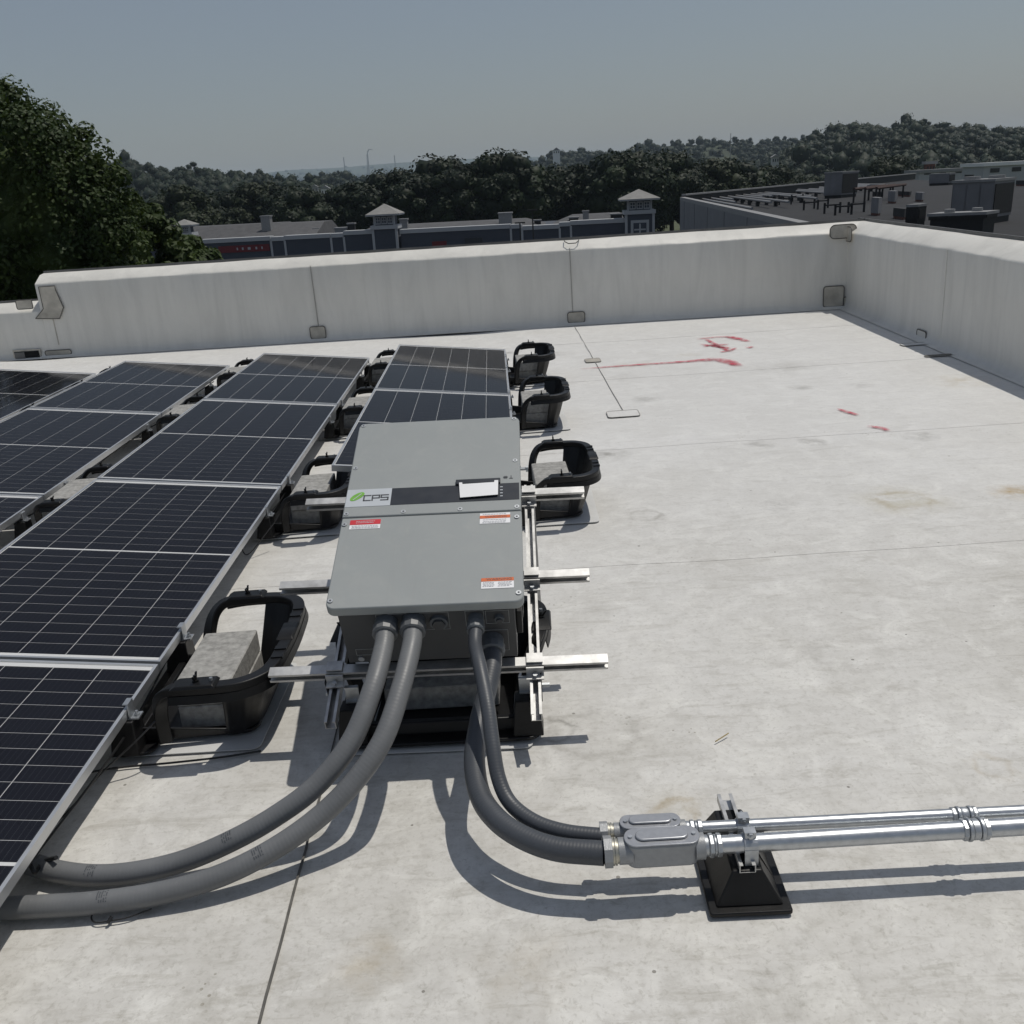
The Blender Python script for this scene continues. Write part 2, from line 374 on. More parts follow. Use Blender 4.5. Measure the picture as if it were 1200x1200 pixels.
M_['patchline'] = plain('grey_seam', (.30,.29,.27), .7)
def seam(pts, w, z=.0075):
    mb = MB(); P = []
    for a, b in zip(pts, pts[1:]):
        for k in range(10):
            t = k/10; P.append((a[0]+(b[0]-a[0])*t+random.uniform(-.002,.002), a[1]+(b[1]-a[1])*t, z))
    P.append((*pts[-1], z)); mb.sweep(P, w, (-.003, .0015)); return mb.build('seam', M_['bead'], roof)
seam([(-.634,.4),(-.646,2.02),(-.652,2.62)], .006)
seam([(-.652,2.62),(-.66,4.6)], .003)
seam([(.905,7.05),(.915,9.3),(.925,11.72)], .004).data.materials[0] = M_['patchline']

def patch_outline(poly, bw=.005, h=.002):       # thin piece of membrane with a dark bead round its edge, in the XY plane
    P = MB().prism(poly, 0, h); B = MB(); Q = [(x, y, h*.5) for x, y in poly]; Q.append(Q[0])
    B.sweep(Q, bw, (-.001, h+.001)); return P, B
def floor_patch(cx, cy, w, d, rz=0, mat='roof'):
    P, B = patch_outline(rrect(-w/2, w/2, -d/2, d/2, .03))
    m = Matrix.Translation((cx, cy, .0075)) @ Matrix.Rotation(rz, 4, 'Z')
    p = P.xform(m).build('membrane_patch', M_[mat], roof); B.xform(m).build('sealant_bead', M_['patchline'], p)
floor_patch(.89, 7.02, .24, .20, -.03); floor_patch(.90, 9.33, .15, .20, 0, 'patch')
floor_patch(3.93, 8.32, .34, .07, -.05, 'bead')

def spray(pts, ws):
    P = [Vector((x, y, .009)) for x, y in pts]; P = spline(P, 6); n = len(P); vs = []; al = []; fs = []
    for i, p in enumerate(P):
        t = (P[min(i+1,n-1)]-P[max(i-1,0)]).normalized(); s = Vector((-t.y, t.x, 0))
        q = i/(n-1)*(len(ws)-1); k = min(int(q), len(ws)-2); w = ws[k]+(ws[k+1]-ws[k])*(q-k)
        e = min(1, min(i, n-1-i)/2.)
        for a, f in ((-1,0),(-.5,.85),(0,1),(.5,.85),(1,0)): vs.append(p+s*a*w); al.append(f*e)
    for i in range(n-1):
        for k in range(4): fs.append((i*5+k, i*5+k+1, (i+1)*5+k+1, (i+1)*5+k))
    me = bpy.data.meshes.new('spray_mark'); me.from_pydata([tuple(v) for v in vs], [], fs)
    at_ = me.attributes.new('a', 'FLOAT', 'POINT'); at_.data.foreach_set('value', al); me.update()
    return tag(link('spray_mark', me, M_['spray'], roof), 'red spray paint mark on the white membrane')
spray([(.70,8.94),(1.3,8.93),(1.75,8.92),(2.05,8.93)], [.015,.04,.05,.10])
spray([(1.98,8.98),(2.10,8.78),(2.15,8.50)], [.06,.09,.05])
spray([(2.09,10.12),(2.30,10.16),(2.47,10.13)], [.02,.03,.05])
spray([(2.43,10.18),(2.50,9.95),(2.57,9.72)], [.05,.07,.03])
spray([(2.47,9.45),(2.50,9.38)], [.05,.05])
spray([(2.19,10.10),(2.20,9.85),(2.22,9.60),(2.25,9.25)], [.03,.035,.04,.03])
spray([(2.06,9.66),(2.18,9.68),(2.34,9.66)], [.03,.06,.03])
spray([(2.06,9.82),(2.20,9.60),(2.30,9.42)], [.02,.05,.03])
spray([(2.14,9.28),(2.24,9.30),(2.36,9.45)], [.02,.04,.02])
spray([(2.41,6.70),(2.44,6.58),(2.48,6.46)], [.015,.03,.02])
spray([(2.44,6.14),(2.49,6.10),(2.51,6.00)], [.02,.035,.02])
spray([(2.42,6.16),(2.47,6.15)], [.02,.02])

# small litter on the membrane
def twig(pts): return MB().tube([(x, y, .010+.002*i) for i, (x, y) in enumerate(pts)], .002, 5)
tag(twig([(.585,2.575),(.61,2.592),(.635,2.61)]).build('twig', plain('straw', (.35,.27,.12), .8)), 'tiny straw coloured twig lying on the bare membrane', 'twig')

# building below the roof
tag(MB().box(-15.9, 4.7, -6.9, 13.1, -8.6, -.36).build('building_wall', plain('block_wall', (.42,.41,.39), .85, var=.1), roof))

# ------------------------------------------------------------------ parapets
def profile(h, th):     # inner face foot .. rounded top .. outer edge: (distance outwards, height)
    return [(-.10,.0055),(-.045,.012),(-.015,.035),(0,.09),(.002,h*.5),(.0,h-.118),(.004,h-.104),(.018,h-.092),(.17,h-.004),(th-.03,h+.006)]
def wall_run(name, label, p0, p1, out, h0, h1, th=.30, wob=.0025, foot=True):
    p0, p1, out = Vector(p0), Vector(p1), Vector(out).normalized(); d = p1-p0; L = d.length; n = max(2, int(L/.12))
    t = thing(name, label, 'wall', (0,0,0)); vs = []; pr0 = profile(1, th); m = len(pr0)
    for i in range(n+1):
        s = i/n; h = h0+(h1-h0)*s; pr = profile(h, th)
        for k, (a, z) in enumerate(pr):
            w = wob*(math.sin(i*.31+k*.9)+.7*math.sin(i*.83+k*2.1)) if k > 2 else 0
            if k in (6,7,8): w += .006*math.sin(i*1.3)*math.sin(i*.37+1)
            vs.append(p0+d*s+out*(a+w*.6)+Vector((0,0,z+(w if k > 4 else 0))))
    fs = [(i*m+k, (i+1)*m+k, (i+1)*m+k+1, i*m+k+1) for i in range(n) for k in range(m-1)]
    b = len(vs)                               # closed back and ends
    for i in (0, n):
        h = h0+(h1-h0)*i/n
        vs += [p0+d*(i/n)+out*(th-.03)+Vector((0,0,-.4)), p0+d*(i/n)+out*.02+Vector((0,0,-.4))]
    fs += [tuple(range(m))+(b,b+1), tuple(n*m+k for k in range(m-1,-1,-1))+(b+3,b+2)]
    fs += [tuple(i*m+m-1 for i in range(n+1))+(b+2,b)]
    me = bpy.data.meshes.new('membrane_face'); me.from_pydata([tuple(v) for v in vs], [], fs); me.update()
    bm = bmesh.new(); bm.from_mesh(me); bmesh.ops.recalc_face_normals(bm, faces=bm.faces[:]); bm.to_mesh(me); bm.free()
    me.polygons.foreach_set('use_smooth', [True]*len(me.polygons)); me.set_sharp_from_angle(angle=R_(50))
    link('membrane_face', me, M_['wall'], t)
    mb = MB(); e = out*(th-.012)
    q = [p0+e+Vector((0,0,h0)), p1+e+Vector((0,0,h1))]
    mb.hexa([q[0]-out*.022+Vector((0,0,-.16)), q[1]-out*.022+Vector((0,0,-.16)), q[1]+out*.02+Vector((0,0,-.16)), q[0]+out*.02+Vector((0,0,-.16))],
            [q[0]-out*.022+Vector((0,0,.035)), q[1]-out*.022+Vector((0,0,.035)), q[1]+out*.02+Vector((0,0,.03)), q[0]+out*.02+Vector((0,0,.03))])
    mb.build('edge_metal', M_['edge'], t)
    return t
M_['edge'] = plain('weathered_edge', (.14,.14,.14), .5, .4, var=.2)
BC = Vector((4.16, 11.60, 0)); BL = Vector((-5.84, 12.424, 0)); bdir = (BL-BC).normalized(); bout = Vector((-bdir.y, bdir.x, 0))
if bout.y < 0: bout = -bout
back = wall_run('parapet_wall', 'tall white membrane covered parapet wall along the back of the roof', BC-bdir*.32, BL, bout, .985, 1.04)
low = wall_run('parapet_wall', 'lower stretch of white parapet wall at far left with scupper hole', BL+bdir*.002, BL+bdir*10.4, bout, .70, .72)
RC = Vector((4.24, 12.1, 0)); RE = Vector((3.36, -7, 0)); rout = Vector((1, -.045, 0)).normalized()
right = wall_run('parapet_wall', 'white membrane parapet wall running along the right side of the roof', RC, RE, rout, .985, .96)

def wall_patch(t, base, along, out, x0, x1, z0, z1, r=.03, mat='patch', off=.012, poly=None):
    P, B = patch_outline(poly or rrect(x0, x1, z0, z1, r), .010, .004)
    along = along.normalized(); m = Matrix.Identity(4)
    for i in range(3):
        m[i][0] = along[i]; m[i][1] = (0,0,1)[i]; m[i][2] = -out[i]; m[i][3] = base[i]-out[i]*off
    p = P.xform(m).build('membrane_patch', M_[mat], t); B.xform(m).build('sealant_bead', M_['bead'], p)
ad = -bdir                               # left to right along the back wall
def along_at(px, py):                    # distance along the back wall of a photo position
    d = ray(px, py); o = np.array([0,0,HC]); n = np.array(bout); k = (np.array(BC)-o)@n/(d@n); p = Vector(o+d*k); return (p-BC).dot(ad), p.z
def bpatch(t, x0, x1, ytop, ybot, **kw):
    a, zt = along_at(x0, ytop); b, _ = along_at(x1, ytop); _, zb = along_at((x0+x1)/2, ybot)
    wall_patch(t, BC, ad, bout, a, b, max(.03, zb), zt, **kw)
bpatch(back, 363, 381, 383, 404); bpatch(back, 665, 685, 366, 385); bpatch(back, 965, 989, 336, 361)
bpatch(back, 988, 998, 348, 361, r=.02)
bpatch(low, 53, 84, 411, 424)
bpatch(back, 972, 1003, 264, 279, r=.06, off=.03)
# worn patch where the wall steps down
a0, z0 = along_at(40, 322); a1, _ = along_at(62, 322); a2, zk = along_at(77, 360); _, zb = along_at(58, 374); _, zm = along_at(60, 340); a3, _ = along_at(42, 370); z0 = min(z0, .88)
wall_patch(back, BC, ad, bout, 0, 0, 0, 0, poly=[(a3,zb+.02),(a1-.03,zb),(a2-.02,zk+.0),(a1,zm),(a1,z0+.02),(a0+.03,z0+.02),(a0+.03,zk)], off=.016)
b0, zt = along_at(19, 352)
bpatch(low, 19, 38, 352, 362, off=.018, r=.02)
# vertical seams on the wall
for px in (362, 668):
    a, zt = along_at(px, 300); p = BC+ad*a-bout*.004
    MB().box(-.004,.004,-.004,.004,.1,.93).build('seam', M_['patchline'], back, loc=p)
a, _ = along_at(66, 390); MB().box(-.004,.004,-.004,.004,.16,.50).build('seam', M_['patch'], low, loc=BC+ad*a-bout*.004)
# crack at the top joint
a, zt = along_at(670, 286); MB().tube([tuple(BC+ad*(a+dx)+bout*dy+Vector((0,0,.985+dz))) for dx,dy,dz in ((-.09,.16,.028),(-.085,.08,.018),(-.04,.03,-.005),(.05,.03,-.005),(.085,.08,.018),(.09,.16,.028))], .006, 6).build('sealant_bead', M_['bead'], back)
# scupper: plate on the low wall, near-black sheet painted as the hole's shade
sa, szt = along_at(18, 412); sb, _ = along_at(47, 412); _, szb = along_at(30, 426)
mm = Matrix.Identity(4)
for i in range(3): mm[i][0] = ad[i]; mm[i][1] = bout[i]; mm[i][2] = (0,0,1)[i]; mm[i][3] = BC[i]
sc = MB().box(sa-.02, sb+.02, -.03, -.012, szb-.02, szt+.02).xform(mm).build('scupper', M_['patch'], low)
MB().box(sa, sb, -.036, -.031, szb, szt).xform(mm).build('opening_shade', plain('opening_shade_black', (.006,.006,.006), .9), sc)
MB().box(sa+.005, sa+(sb-sa)*.42, -.042, -.037, szb+.01, szt-.01).xform(mm).build('sleeve', M_['edge'], sc)
# right wall: patches and lap
def rpatch(px0, px1, yt, yb, **kw):
    n = np.array(rout); o = np.array([0,0,HC]); rd = (RE-RC).normalized()
    def q(px, py):
        d = ray(px, py); k = (np.array(RC)-o)@n/(d@n); p = Vector(o+d*k); return (p-RC).dot(rd), p.z
    a, zt = q(px0, yt); b, _ = q(px1, yt); _, zb = q((px0+px1)/2, yb)
    wall_patch(right, RC, rd, rout, a, b, max(.02, zb), zt, **kw)
rpatch(1077, 1088, 385, 402, mat='wall'); rpatch(985, 1001, 264, 282, r=.05, off=.02)
floor_patch(3.93, 8.93, .26, .12, 0, 'pad')
MB().box(-.004,.004,-.012,.012,.02,.88).xform(Matrix.Translation((4.085,8.75,0))).build('seam', M_['wall'], right)

# ================================================================== SOLAR PANELS
PL, PW, TILT = 2.094, 1.038, R_(6.81)
def cell_mesh():
    return MB().box(-.0832,.0832,-.0408,.0408,-.0003,.0003).mesh('cell')
CELL = cell_mesh(); CELL.materials.append(M_['cell'])
PITCHX = .1685; CP = .0836
cells_xy = []
for c in range(6):
    x = -PW/2+(c-2.5)*PITCHX
    for r in range(24):
        y = (r-11.5)*CP+(.006 if r >= 12 else -.006); cells_xy.append((x, -PL/2+y))
fr = MB()
w, dp = .011, .035
for x0, x1, y0, y1 in ((-PW,0,-w,0),(-PW,0,-PL,-PL+w),(-PW,-PW+w,-PL+w,-w),(-w,0,-PL+w,-w)): fr.box(x0,x1,y0,y1,-dp,0)
for x0, x1, y0, y1 in ((-PW+w,-PW+.03,-PL+w,-w),(-.03,-w,-PL+w,-w),(-PW+.03,-.03,-.03,-w),(-PW+.03,-.03,-PL+w,-PL+.03)): fr.box(x0,x1,y0,y1,-dp,-dp+.002)
FRAME = fr.mesh('frame'); FRAME.materials.append(M_['frame'])
BACK = MB().box(-PW+w,-w,-PL+w,-w,-.0075,-.0054).mesh('backsheet'); BACK.materials.append(M_['backsheet'])
GLASS = bpy.data.meshes.new('glass'); GLASS.from_pydata([(-PW+w,-PL+w,-.0035),(-w,-PL+w,-.0035),(-w,-w,-.0035),(-PW+w,-w,-.0035)], [], [(0,1,2,3)]); GLASS.materials.append(M_['glass'])
jb = MB().box(-PW/2-.05,-PW/2+.05,-PL/2-.04,-PL/2+.04,-.026,-.0085); JBOX = jb.mesh('junction_box'); JBOX.materials.append(M_['plastic'])
allc = MB()
for x, y in cells_xy: allc.box(x-.0832,x+.0832,y-.0408,y+.0408,-.0056,-.0050)
CELLS = allc.mesh('cells'); CELLS.materials.append(M_['cell'])
ROWS = {'B': (-1.304, 9.385), 'C': (.0437, 9.283), 'A': (-2.735, 9.548), 'Z': (-4.14, 9.68)}
ZLOW = .19; STEP = PL+.020
def panel(row, k, label, single):
    x, y = ROWS[row]
    t = thing('solar_panel', label, 'solar panel', (x, y-k*STEP, ZLOW), (0, TILT, 0), 'tilted solar panels in rows on the roof')
    link('frame', FRAME, None, t); bs = link('backsheet', BACK, None, t); link('glass', GLASS, None, t); link('junction_box', JBOX, None, t)
    if single:
        for cx, cy in cells_xy: link('cell', CELL, None, bs, (cx, cy, -.0053))
    else: link('cells', CELLS, None, bs)['kind'] = 'stuff'
    return t
panel('B', 3, 'nearest solar panel at lower left, cut off by the picture edge above the hoses', True)
panel('B', 2, 'large dark solar panel left of the inverter, next up from the one above the hoses', True)
panel('B', 1, 'middle solar panel of the long row left of the inverter, second from its far end', True)
panel('B', 0, 'farthest solar panel of the long row left of the inverter, near the back parapet', False)
panel('C', 0, 'far solar panel of the short row straight behind the inverter', False)
panel('C', 1, 'solar panel half hidden behind the top of the inverter', False)
panel('A', 0, 'farthest solar panel of the second row from the left', False)
panel('A', 1, 'solar panel of the second row from the left, next one nearer than its farthest', True)
panel('A', 2, 'solar panel of the second row showing only its corner at the left picture edge', False)
panel('Z', 0, 'leftmost solar panel, far left under the scupper, cut by the picture edge', False)

# ------------------------------------------------------------------ ballast baskets
def basket_proto():
    t = thing('ballast_basket', 'x', 'ballast basket', group='black ballast baskets holding the panel rows')
    RZ = .262
    half = [(.085,-.258,.025),(.090,-.272,.09),(.100,-.292,.165),(.122,-.316,.224),(.165,-.336,RZ-.004),(.24,-.346,RZ),(.34,-.345,RZ)]
    arc = [(.40,-.33,RZ),(.452,-.285,RZ),(.475,-.22,RZ),(.482,-.12,RZ),(.485,0,RZ)]
    path = half+arc; path = path+[(x,-y,z) for x,y,z in reversed(path[:-1])]
    rim = MB().sweep(spline(path, 4), .044, (-.020, .009))
    rim.build('rim', M_['plastic'], t, bevel=.004)
    # lip hanging below the outer side of the rim
    sk = MB(); pth = spline(path[4:-4], 4)
    n = len(pth); vs = []
    for i, p in enumerate(pth):
        tt = (pth[min(i+1,n-1)]-pth[max(i-1,0)]).normalized(); s = tt.cross(Vector((0,0,1))).normalized()
        for o_, z in ((.024,-.018),(.030,-.045),(.026,-.045),(.020,-.018)): vs.append(p+s*o_+Vector((0,0,z)))
    sk.add(vs, [(i*4+k, i*4+(k+1)%4, (i+1)*4+(k+1)%4, (i+1)*4+k) for i in range(n-1) for k in range(4)]+[(3,2,1,0), tuple((n-1)*4+k for k in range(4))])
    sk.build('rim_skirt', M_['plastic'], t, smooth=40)
    # raised pads with wing bolts on both arms, one on the end
    for s in (-1, 1):
        pads = MB().hexa([(.175,s*.345-.036,RZ+.008),(.325,s*.345-.036,RZ+.008),(.325,s*.345+.036,RZ+.008),(.175,s*.345+.036,RZ+.008)],
                  [(.195,s*.345-.030,RZ+.020),(.315,s*.345-.030,RZ+.020),(.315,s*.345+.030,RZ+.020),(.195,s*.345+.030,RZ+.020)])
        pads.build('pad', M_['plastic'], t, bevel=.003)
    pads = MB().hexa([(.450,-.07,RZ+.008),(.512,-.07,RZ+.008),(.512,.07,RZ+.008),(.450,.07,RZ+.008)],[(.455,-.055,RZ+.017),(.506,-.055,RZ+.017),(.506,.055,RZ+.017),(.455,.055,RZ+.017)])
    for y in (-.19,-.13,.13,.19): MB().box(.462,.502,y-.012,y+.012,RZ+.006,RZ+.0135).build('rim_lug', M_['plastic'], t)
    pads.build('pad', M_['plastic'], t, bevel=.003)
    for s in (-1, 1):
        wb = MB(); x = .255; y = s*.345
        wb.tube([(x,y,RZ+.018),(x,y,RZ+.042)], .005, 8); wb.tube([(x,y,RZ+.019),(x,y,RZ+.026)], .011, 6)
        for a in (-1, 1): wb.hexa([(x-.003,y+a*.004-.003,RZ+.024),(x+.003,y+a*.004-.003,RZ+.024),(x+.003,y+a*.004+.003,RZ+.024),(x-.003,y+a*.004+.003,RZ+.024)],
                                   [(x-.003,y+a*.018-.004,RZ+.045),(x+.003,y+a*.018-.004,RZ+.045),(x+.003,y+a*.018+.004,RZ+.045),(x-.003,y+a*.018+.004,RZ+.045)])
        wb.build('wing_nut', M_['plastic'], t)
        MB().tube([(x+.05,y,RZ+.018),(x+.05,y,RZ+.030)], .006, 6).build('bolt', M_['steel'], t)
    # tray floor, flared end wall, low sills
    tr = MB().prism(rrect(.02,.385,-.235,.235,.05), .012, .026)
    tr.prism(rrect(-.085,.06,-.325,.325,.04), .010, .022)
    bot = [(.285,-.238,.014),(.31,-.238,.014),(.34,-.230,.014),(.368,-.20,.014),(.383,-.15,.014),(.387,-.08,.014),(.388,0,.014)]
    top = [(.325,-.338,RZ-.015),(.36,-.334,RZ-.015),(.405,-.314,RZ-.015),(.440,-.275,RZ-.015),(.460,-.21,RZ-.015),(.468,-.12,RZ-.015),(.470,0,RZ-.015)]
    bot = bot+[(x,-y,z) for x,y,z in reversed(bot[:-1])]; top = top+[(x,-y,z) for x,y,z in reversed(top[:-1])]
    bot = spline(bot, 4); top = spline(top, 4); n = len(bot)
    wl = MB(); vs = []; K = 6
    cen = Vector((.2,0,0))
    for i in range(n):
        for k in range(K+1):
            s = k/K; p = bot[i].lerp(top[i], s)
            rib = .006*max(0, math.sin(i*1.05))
            d = Vector((p.x-cen.x, p.y, 0)).normalized(); vs.append(p+d*rib*math.sin(math.pi*s))
    m = len(vs)
    vs += [v-Vector((v.x-.2, v.y, 0)).normalized()*.006 for v in vs[:m]]
    q = K+1; fs = []
    for i in range(n-1):
        for k in range(K):
            a = (i*q+k, (i+1)*q+k, (i+1)*q+k+1, i*q+k+1); fs += [a, tuple(j+m for j in a[::-1])]
        for k in (0, K): fs.append((i*q+k, i*q+k+m, (i+1)*q+k+m, (i+1)*q+k))
    for i in (0, n-1):
        for k in range(K): fs.append((i*q+k, i*q+k+1, i*q+k+1+m, i*q+k+m))
    wl.add(vs, fs).build('end_wall', M_['plastic'], t, smooth=50)
    for s in (-1, 1):        # leg walls under the arms and low sill along the tray
        tr.hexa([(-.02,s*.25-.006,.02),(.30,s*.236-.006,.02),(.30,s*.236+.006,.02),(-.02,s*.25+.006,.02)],
                [(-.02,s*.262-.006,.085),(.30,s*.246-.006,.045),(.30,s*.246+.006,.045),(-.02,s*.262+.006,.085)])
        tr.hexa([(-.075,s*.285-.05,.018),(.02,s*.285-.05,.018),(.02,s*.285+.05,.018),(-.075,s*.285+.05,.018)],
                [(-.055,s*.285-.038,.138),(.015,s*.285-.038,.138),(.015,s*.285+.038,.138),(-.055,s*.285+.038,.138)])
    tr.hexa([(-.03,-.24,.02),(.01,-.24,.02),(.01,.24,.02),(-.03,.24,.02)],[(-.02,-.25,.06),(.005,-.25,.06),(.005,.25,.06),(-.02,.25,.06)])
    tr.build('tray', M_['plastic'], t, bevel=.004)
    for s in (-1, 1):        # module clamps
        c = MB(); y = s*.285
        c.box(-.012,.032,y-.022,y+.022,.139,.144); c.box(.001,.006,y-.022,y+.022,.144,.196); c.box(-.012,.001,y-.022,y+.022,.1925,.1965)
        c.tube([(.020,y,.142),(.020,y,.160)], .005, 8); c.tube([(.020,y,.144),(.020,y,.151)], .010, 6)
        c.build('module_clamp', M_['steel'], t)
    return t
PROTO = basket_proto()
blk = MB().box(-.097,.097,-.195,.195,0,.085)
BLK = blk.mesh('concrete_block')
bb = bmesh.new(); bb.from_mesh(BLK); bmesh.ops.bevel(bb, geom=bb.edges[:], offset=.004, segments=1, affect='EDGES'); bb.to_mesh(BLK); bb.free()
BLK.materials.append(M_['concrete'])
first = [True]
pad_poly = rrect(-.10,.415,-.30,.30,.03)
PADM = MB().prism(pad_poly, 0, .003).mesh('slip_sheet'); PADM.materials.append(M_['pad'])
def place_basket(x, y, rz, where, blocks=2, dx=0, sx=1, sz=1):
    b = PROTO if first[0] else copy_tree(PROTO); first[0] = False
    b.location = (x, y, .008); b.rotation_euler = (0, 0, rz); b.scale = (sx, 1, sz); b['label'] = 'black plastic ballast basket '+where
    c, s = math.cos(rz), math.sin(rz)
    for i in range(blocks):
        lx = .215*sx+random.uniform(-.006,.006)+dx; ly = random.uniform(-.012,.012)
        o = link('concrete_block', BLK, None, None, (x+c*lx-s*ly, y+s*lx+c*ly, .040+i*.0862)); o.rotation_euler = (0,0,rz+random.uniform(-.03,.03))
        tag(o, ('top concrete block in the basket ' if i == blocks-1 else 'lower concrete block in the basket ')+where, 'block', 'concrete ballast blocks in the baskets')
    o = link('slip_sheet', PADM, None, None, (x, y, .0085-.0045)); o.rotation_euler = (0,0,rz+random.uniform(-.03,.03))
    o.location.z = .0075
    tag(o, 'pale slip sheet under basket '+where, 'pad', 'slip sheets under the baskets')
    b.location.z = .012
ZL = -.005
place_basket(-1.304, 3.04, 0, 'right beside the nearest panels and hoses')
place_basket(-1.304, 5.08, 0, 'left of the inverter top beside the long row', sx=.9, sz=.92)
place_basket(-1.304, 7.20, 0, 'in the middle between long and short row', sx=.78, sz=.86)
place_basket(-1.304, 9.00, 0, 'at the far end between long and short row', sx=.78, sz=.86)
place_basket(.0437, 4.98, 0, 'just right of the inverter top', sx=.86)
place_basket(.0437, 6.95, 0, 'second on the right of the short row', sx=.86)
place_basket(.0437, 8.60, 0, 'farthest on the right of the short row', sx=.86)
for i, y in enumerate((9.1, 7.40, 5.35)): place_basket(-2.735, y, 0, ('farthest', 'middle', 'nearest')[i]+' between second row and long row', sx=.82, sz=.84)
for i, y in enumerate((9.2, 7.5)): place_basket(-4.14, y, 0, ('farther', 'nearer')[i]+' in the gap beside the leftmost row', sx=.82, sz=.84)
place_basket(-.285, 2.735, R_(90-2.2), 'under the inverter rack', 1)

# ================================================================== INVERTER ON ITS RACK
IM = Matrix(((.9992514,.0383559,.0050433,-.287),(-.0337240,.9275245,-.3722379,2.594),(-.0189552,.3717891,.9281237,.546),(0,0,0,1)))
def loc2w(x, y, z): return IM @ Vector((x, y, z))
inv = thing('inverter', 'large grey string inverter box tilted on a metal rack among the solar panels', 'inverter', mat=IM)
IMi = IM.inverted()
def cornered(x0, x1, y0, y1, rb, rt, n=6):
    out = []
    for cx, cy, a, r in ((x1-rb,y0+rb,-90,rb),(x1-rt,y1-rt,0,rt),(x0+rt,y1-rt,90,rt),(x0+rb,y0+rb,180,rb)):
        for k in range(n+1 if r > .002 else 1):
            w_ = R_(a+90*k/n); out.append((cx+r*math.cos(w_), cy+r*math.sin(w_)))
    return out
MB().prism(cornered(-.300,.300,0,.4135,.028,.001), -.034, 0).build('lower_cover', M_['inv'], inv, bevel=.004)
MB().prism(cornered(-.300,.300,.4165,.95,.001,.028), -.034, .0015).build('upper_cover', M_['inv'], inv, bevel=.004)
body = MB().box(-.270,.270,.012,.935,-.265,-.035).build('body', M_['invdark'], inv, bevel=.003)
MB().box(-.25,.25,.06,.90,-.285,-.266).build('heat_sink', M_['invdark'], inv)
def flat(name, poly, z, mat, parent, h=.0008): return MB().prism(poly, z, z+h).build(name, mat, parent)
def rect(x0, x1, y0, y1): return [(x0,y0),(x1,y0),(x1,y1),(x0,y1)]
Zf = .0018
flat('display_strip', rect(-.143,.294,.469,.557), Zf, M_['navy'], inv)
flat('logo_plate', rect(-.297,-.1435,.4675,.5585), Zf, M_['silver'], inv)
lf = []
for k in range(24):
    w_ = 2*math.pi*k/24; r = .0255*(1+.12*math.cos(2*w_)); x = r*1.02*math.cos(w_); y = r*.62*math.sin(w_); a = R_(42); lf.append((-.260+x*math.cos(a)-y*math.sin(a), .520+x*math.sin(a)+y*math.cos(a)))
logo = flat('logo_leaf', lf, Zf+.001, M_['green'], inv)
MB().hexa([(-.274,.503,Zf+.002),(-.272,.501,Zf+.002),(-.245,.533,Zf+.002),(-.247,.535,Zf+.002)],[(-.274,.503,Zf+.0026),(-.272,.501,Zf+.0026),(-.245,.533,Zf+.0026),(-.247,.535,Zf+.0026)]).build('leaf_vein', M_['silver'], logo)
def strokes(mb, segs, ox, oy, s, t, z):
    for (x0,y0,x1,y1) in segs:
        a, b = sorted((x0,x1)); c, d = sorted((y0,y1))
        mb.box(ox+a*s-t/2, ox+b*s+t/2, oy+c*s-t/2, oy+d*s+t/2, z, z+.0008)
lt = MB(); zz = Zf+.001
strokes(lt, [(0,0,0,1),(0,0,.85,0),(0,1,.85,1)], -.236, .497, .026, .0048, zz)
strokes(lt, [(0,0,0,1),(.2,1,.9,1),(.9,.45,.9,1),(.12,.45,.9,.45)], -.207, .497, .026, .0048, zz)
strokes(lt, [(0,0,.9,0),(.9,0,.9,.48),(0,.5,.9,.5),(0,.5,0,1),(0,1,.9,1)], -.177, .497, .026, .0048, zz)
lt.build('logo_letters', M_['ink'], inv)
# display hood, white film, indicator marks
MB().box(.076,.230,.556,.580,.0018,.010).build('display_hood', M_['navy'], inv, bevel=.002)
MB().prism([(.094,.482),(.222,.489),(.223,.566),(.210,.566),(.209,.556),(.100,.553),(.099,.562),(.088,.562)], .0095, .0105).build('white_film', M_['paper'], inv)
for y in (.535,.519,.503,.487): flat('indicator', rect(.229,.238,y,y+.004), Zf+.001, M_['silver'], inv)
hs = MB(); strokes(hs, [(0,.3,1,.3),(0,.7,1,.7),(.35,0,.35,1),(.7,0,.7,1)], .241, .583, .013, .0022, .0022); strokes(hs, [(0,0,0,1),(-.35,0,.35,0)], .267, .583, .014, .0024, .0022)
hs.build('handwriting', M_['ink'], inv)
# stickers
def text_mesh(txt, size, mat, parent, x, y, z, sx=1.0):
    cu = bpy.data.curves.new('t', 'FONT'); cu.body = txt; cu.size = size; cu.align_x = 'CENTER'; cu.align_y = 'CENTER'
    o = bpy.data.objects.new('t', cu); COL.objects.link(o); dg = bpy.context.evaluated_depsgraph_get()
    me = bpy.data.meshes.new_from_object(o.evaluated_get(dg)); bpy.data.objects.remove(o)
    me.materials.clear(); me.materials.append(mat); q = link('lettering', me, None, parent, (x, y, z)); q.scale = (sx, 1, 1); return q
def lines(parent, x0, x1, ys, z, mat, cw=.0055):
    mb = MB()
    for y in ys:
        x = x0+random.uniform(0,.006)
        while x < x1:
            l = random.uniform(.6,1.8)*cw
            if x+l > x1: break
            mb.box(x, x+l, y-.0011, y+.0011, z, z+.0004); x += l+.0016
    mb.build('small_print', mat, parent)
s1 = flat('warning_sticker', rect(-.269,-.167,.355,.399), .0006, M_['paper'], inv); tag(s1, 'red and white warning sticker')
flat('red_band', rect(-.269,-.167,.376,.399), .0016, M_['red'], s1); lines(s1, -.25,-.185,(.391,.384),.0025,M_['silver']); lines(s1, -.262,-.172,(.370,.364,.359),.0016,M_['inkgrey'])
s2 = flat('warning_sticker', rect(.162,.262,.354,.405), .0006, M_['paper'], inv); tag(s2, 'white sticker with orange warning band')
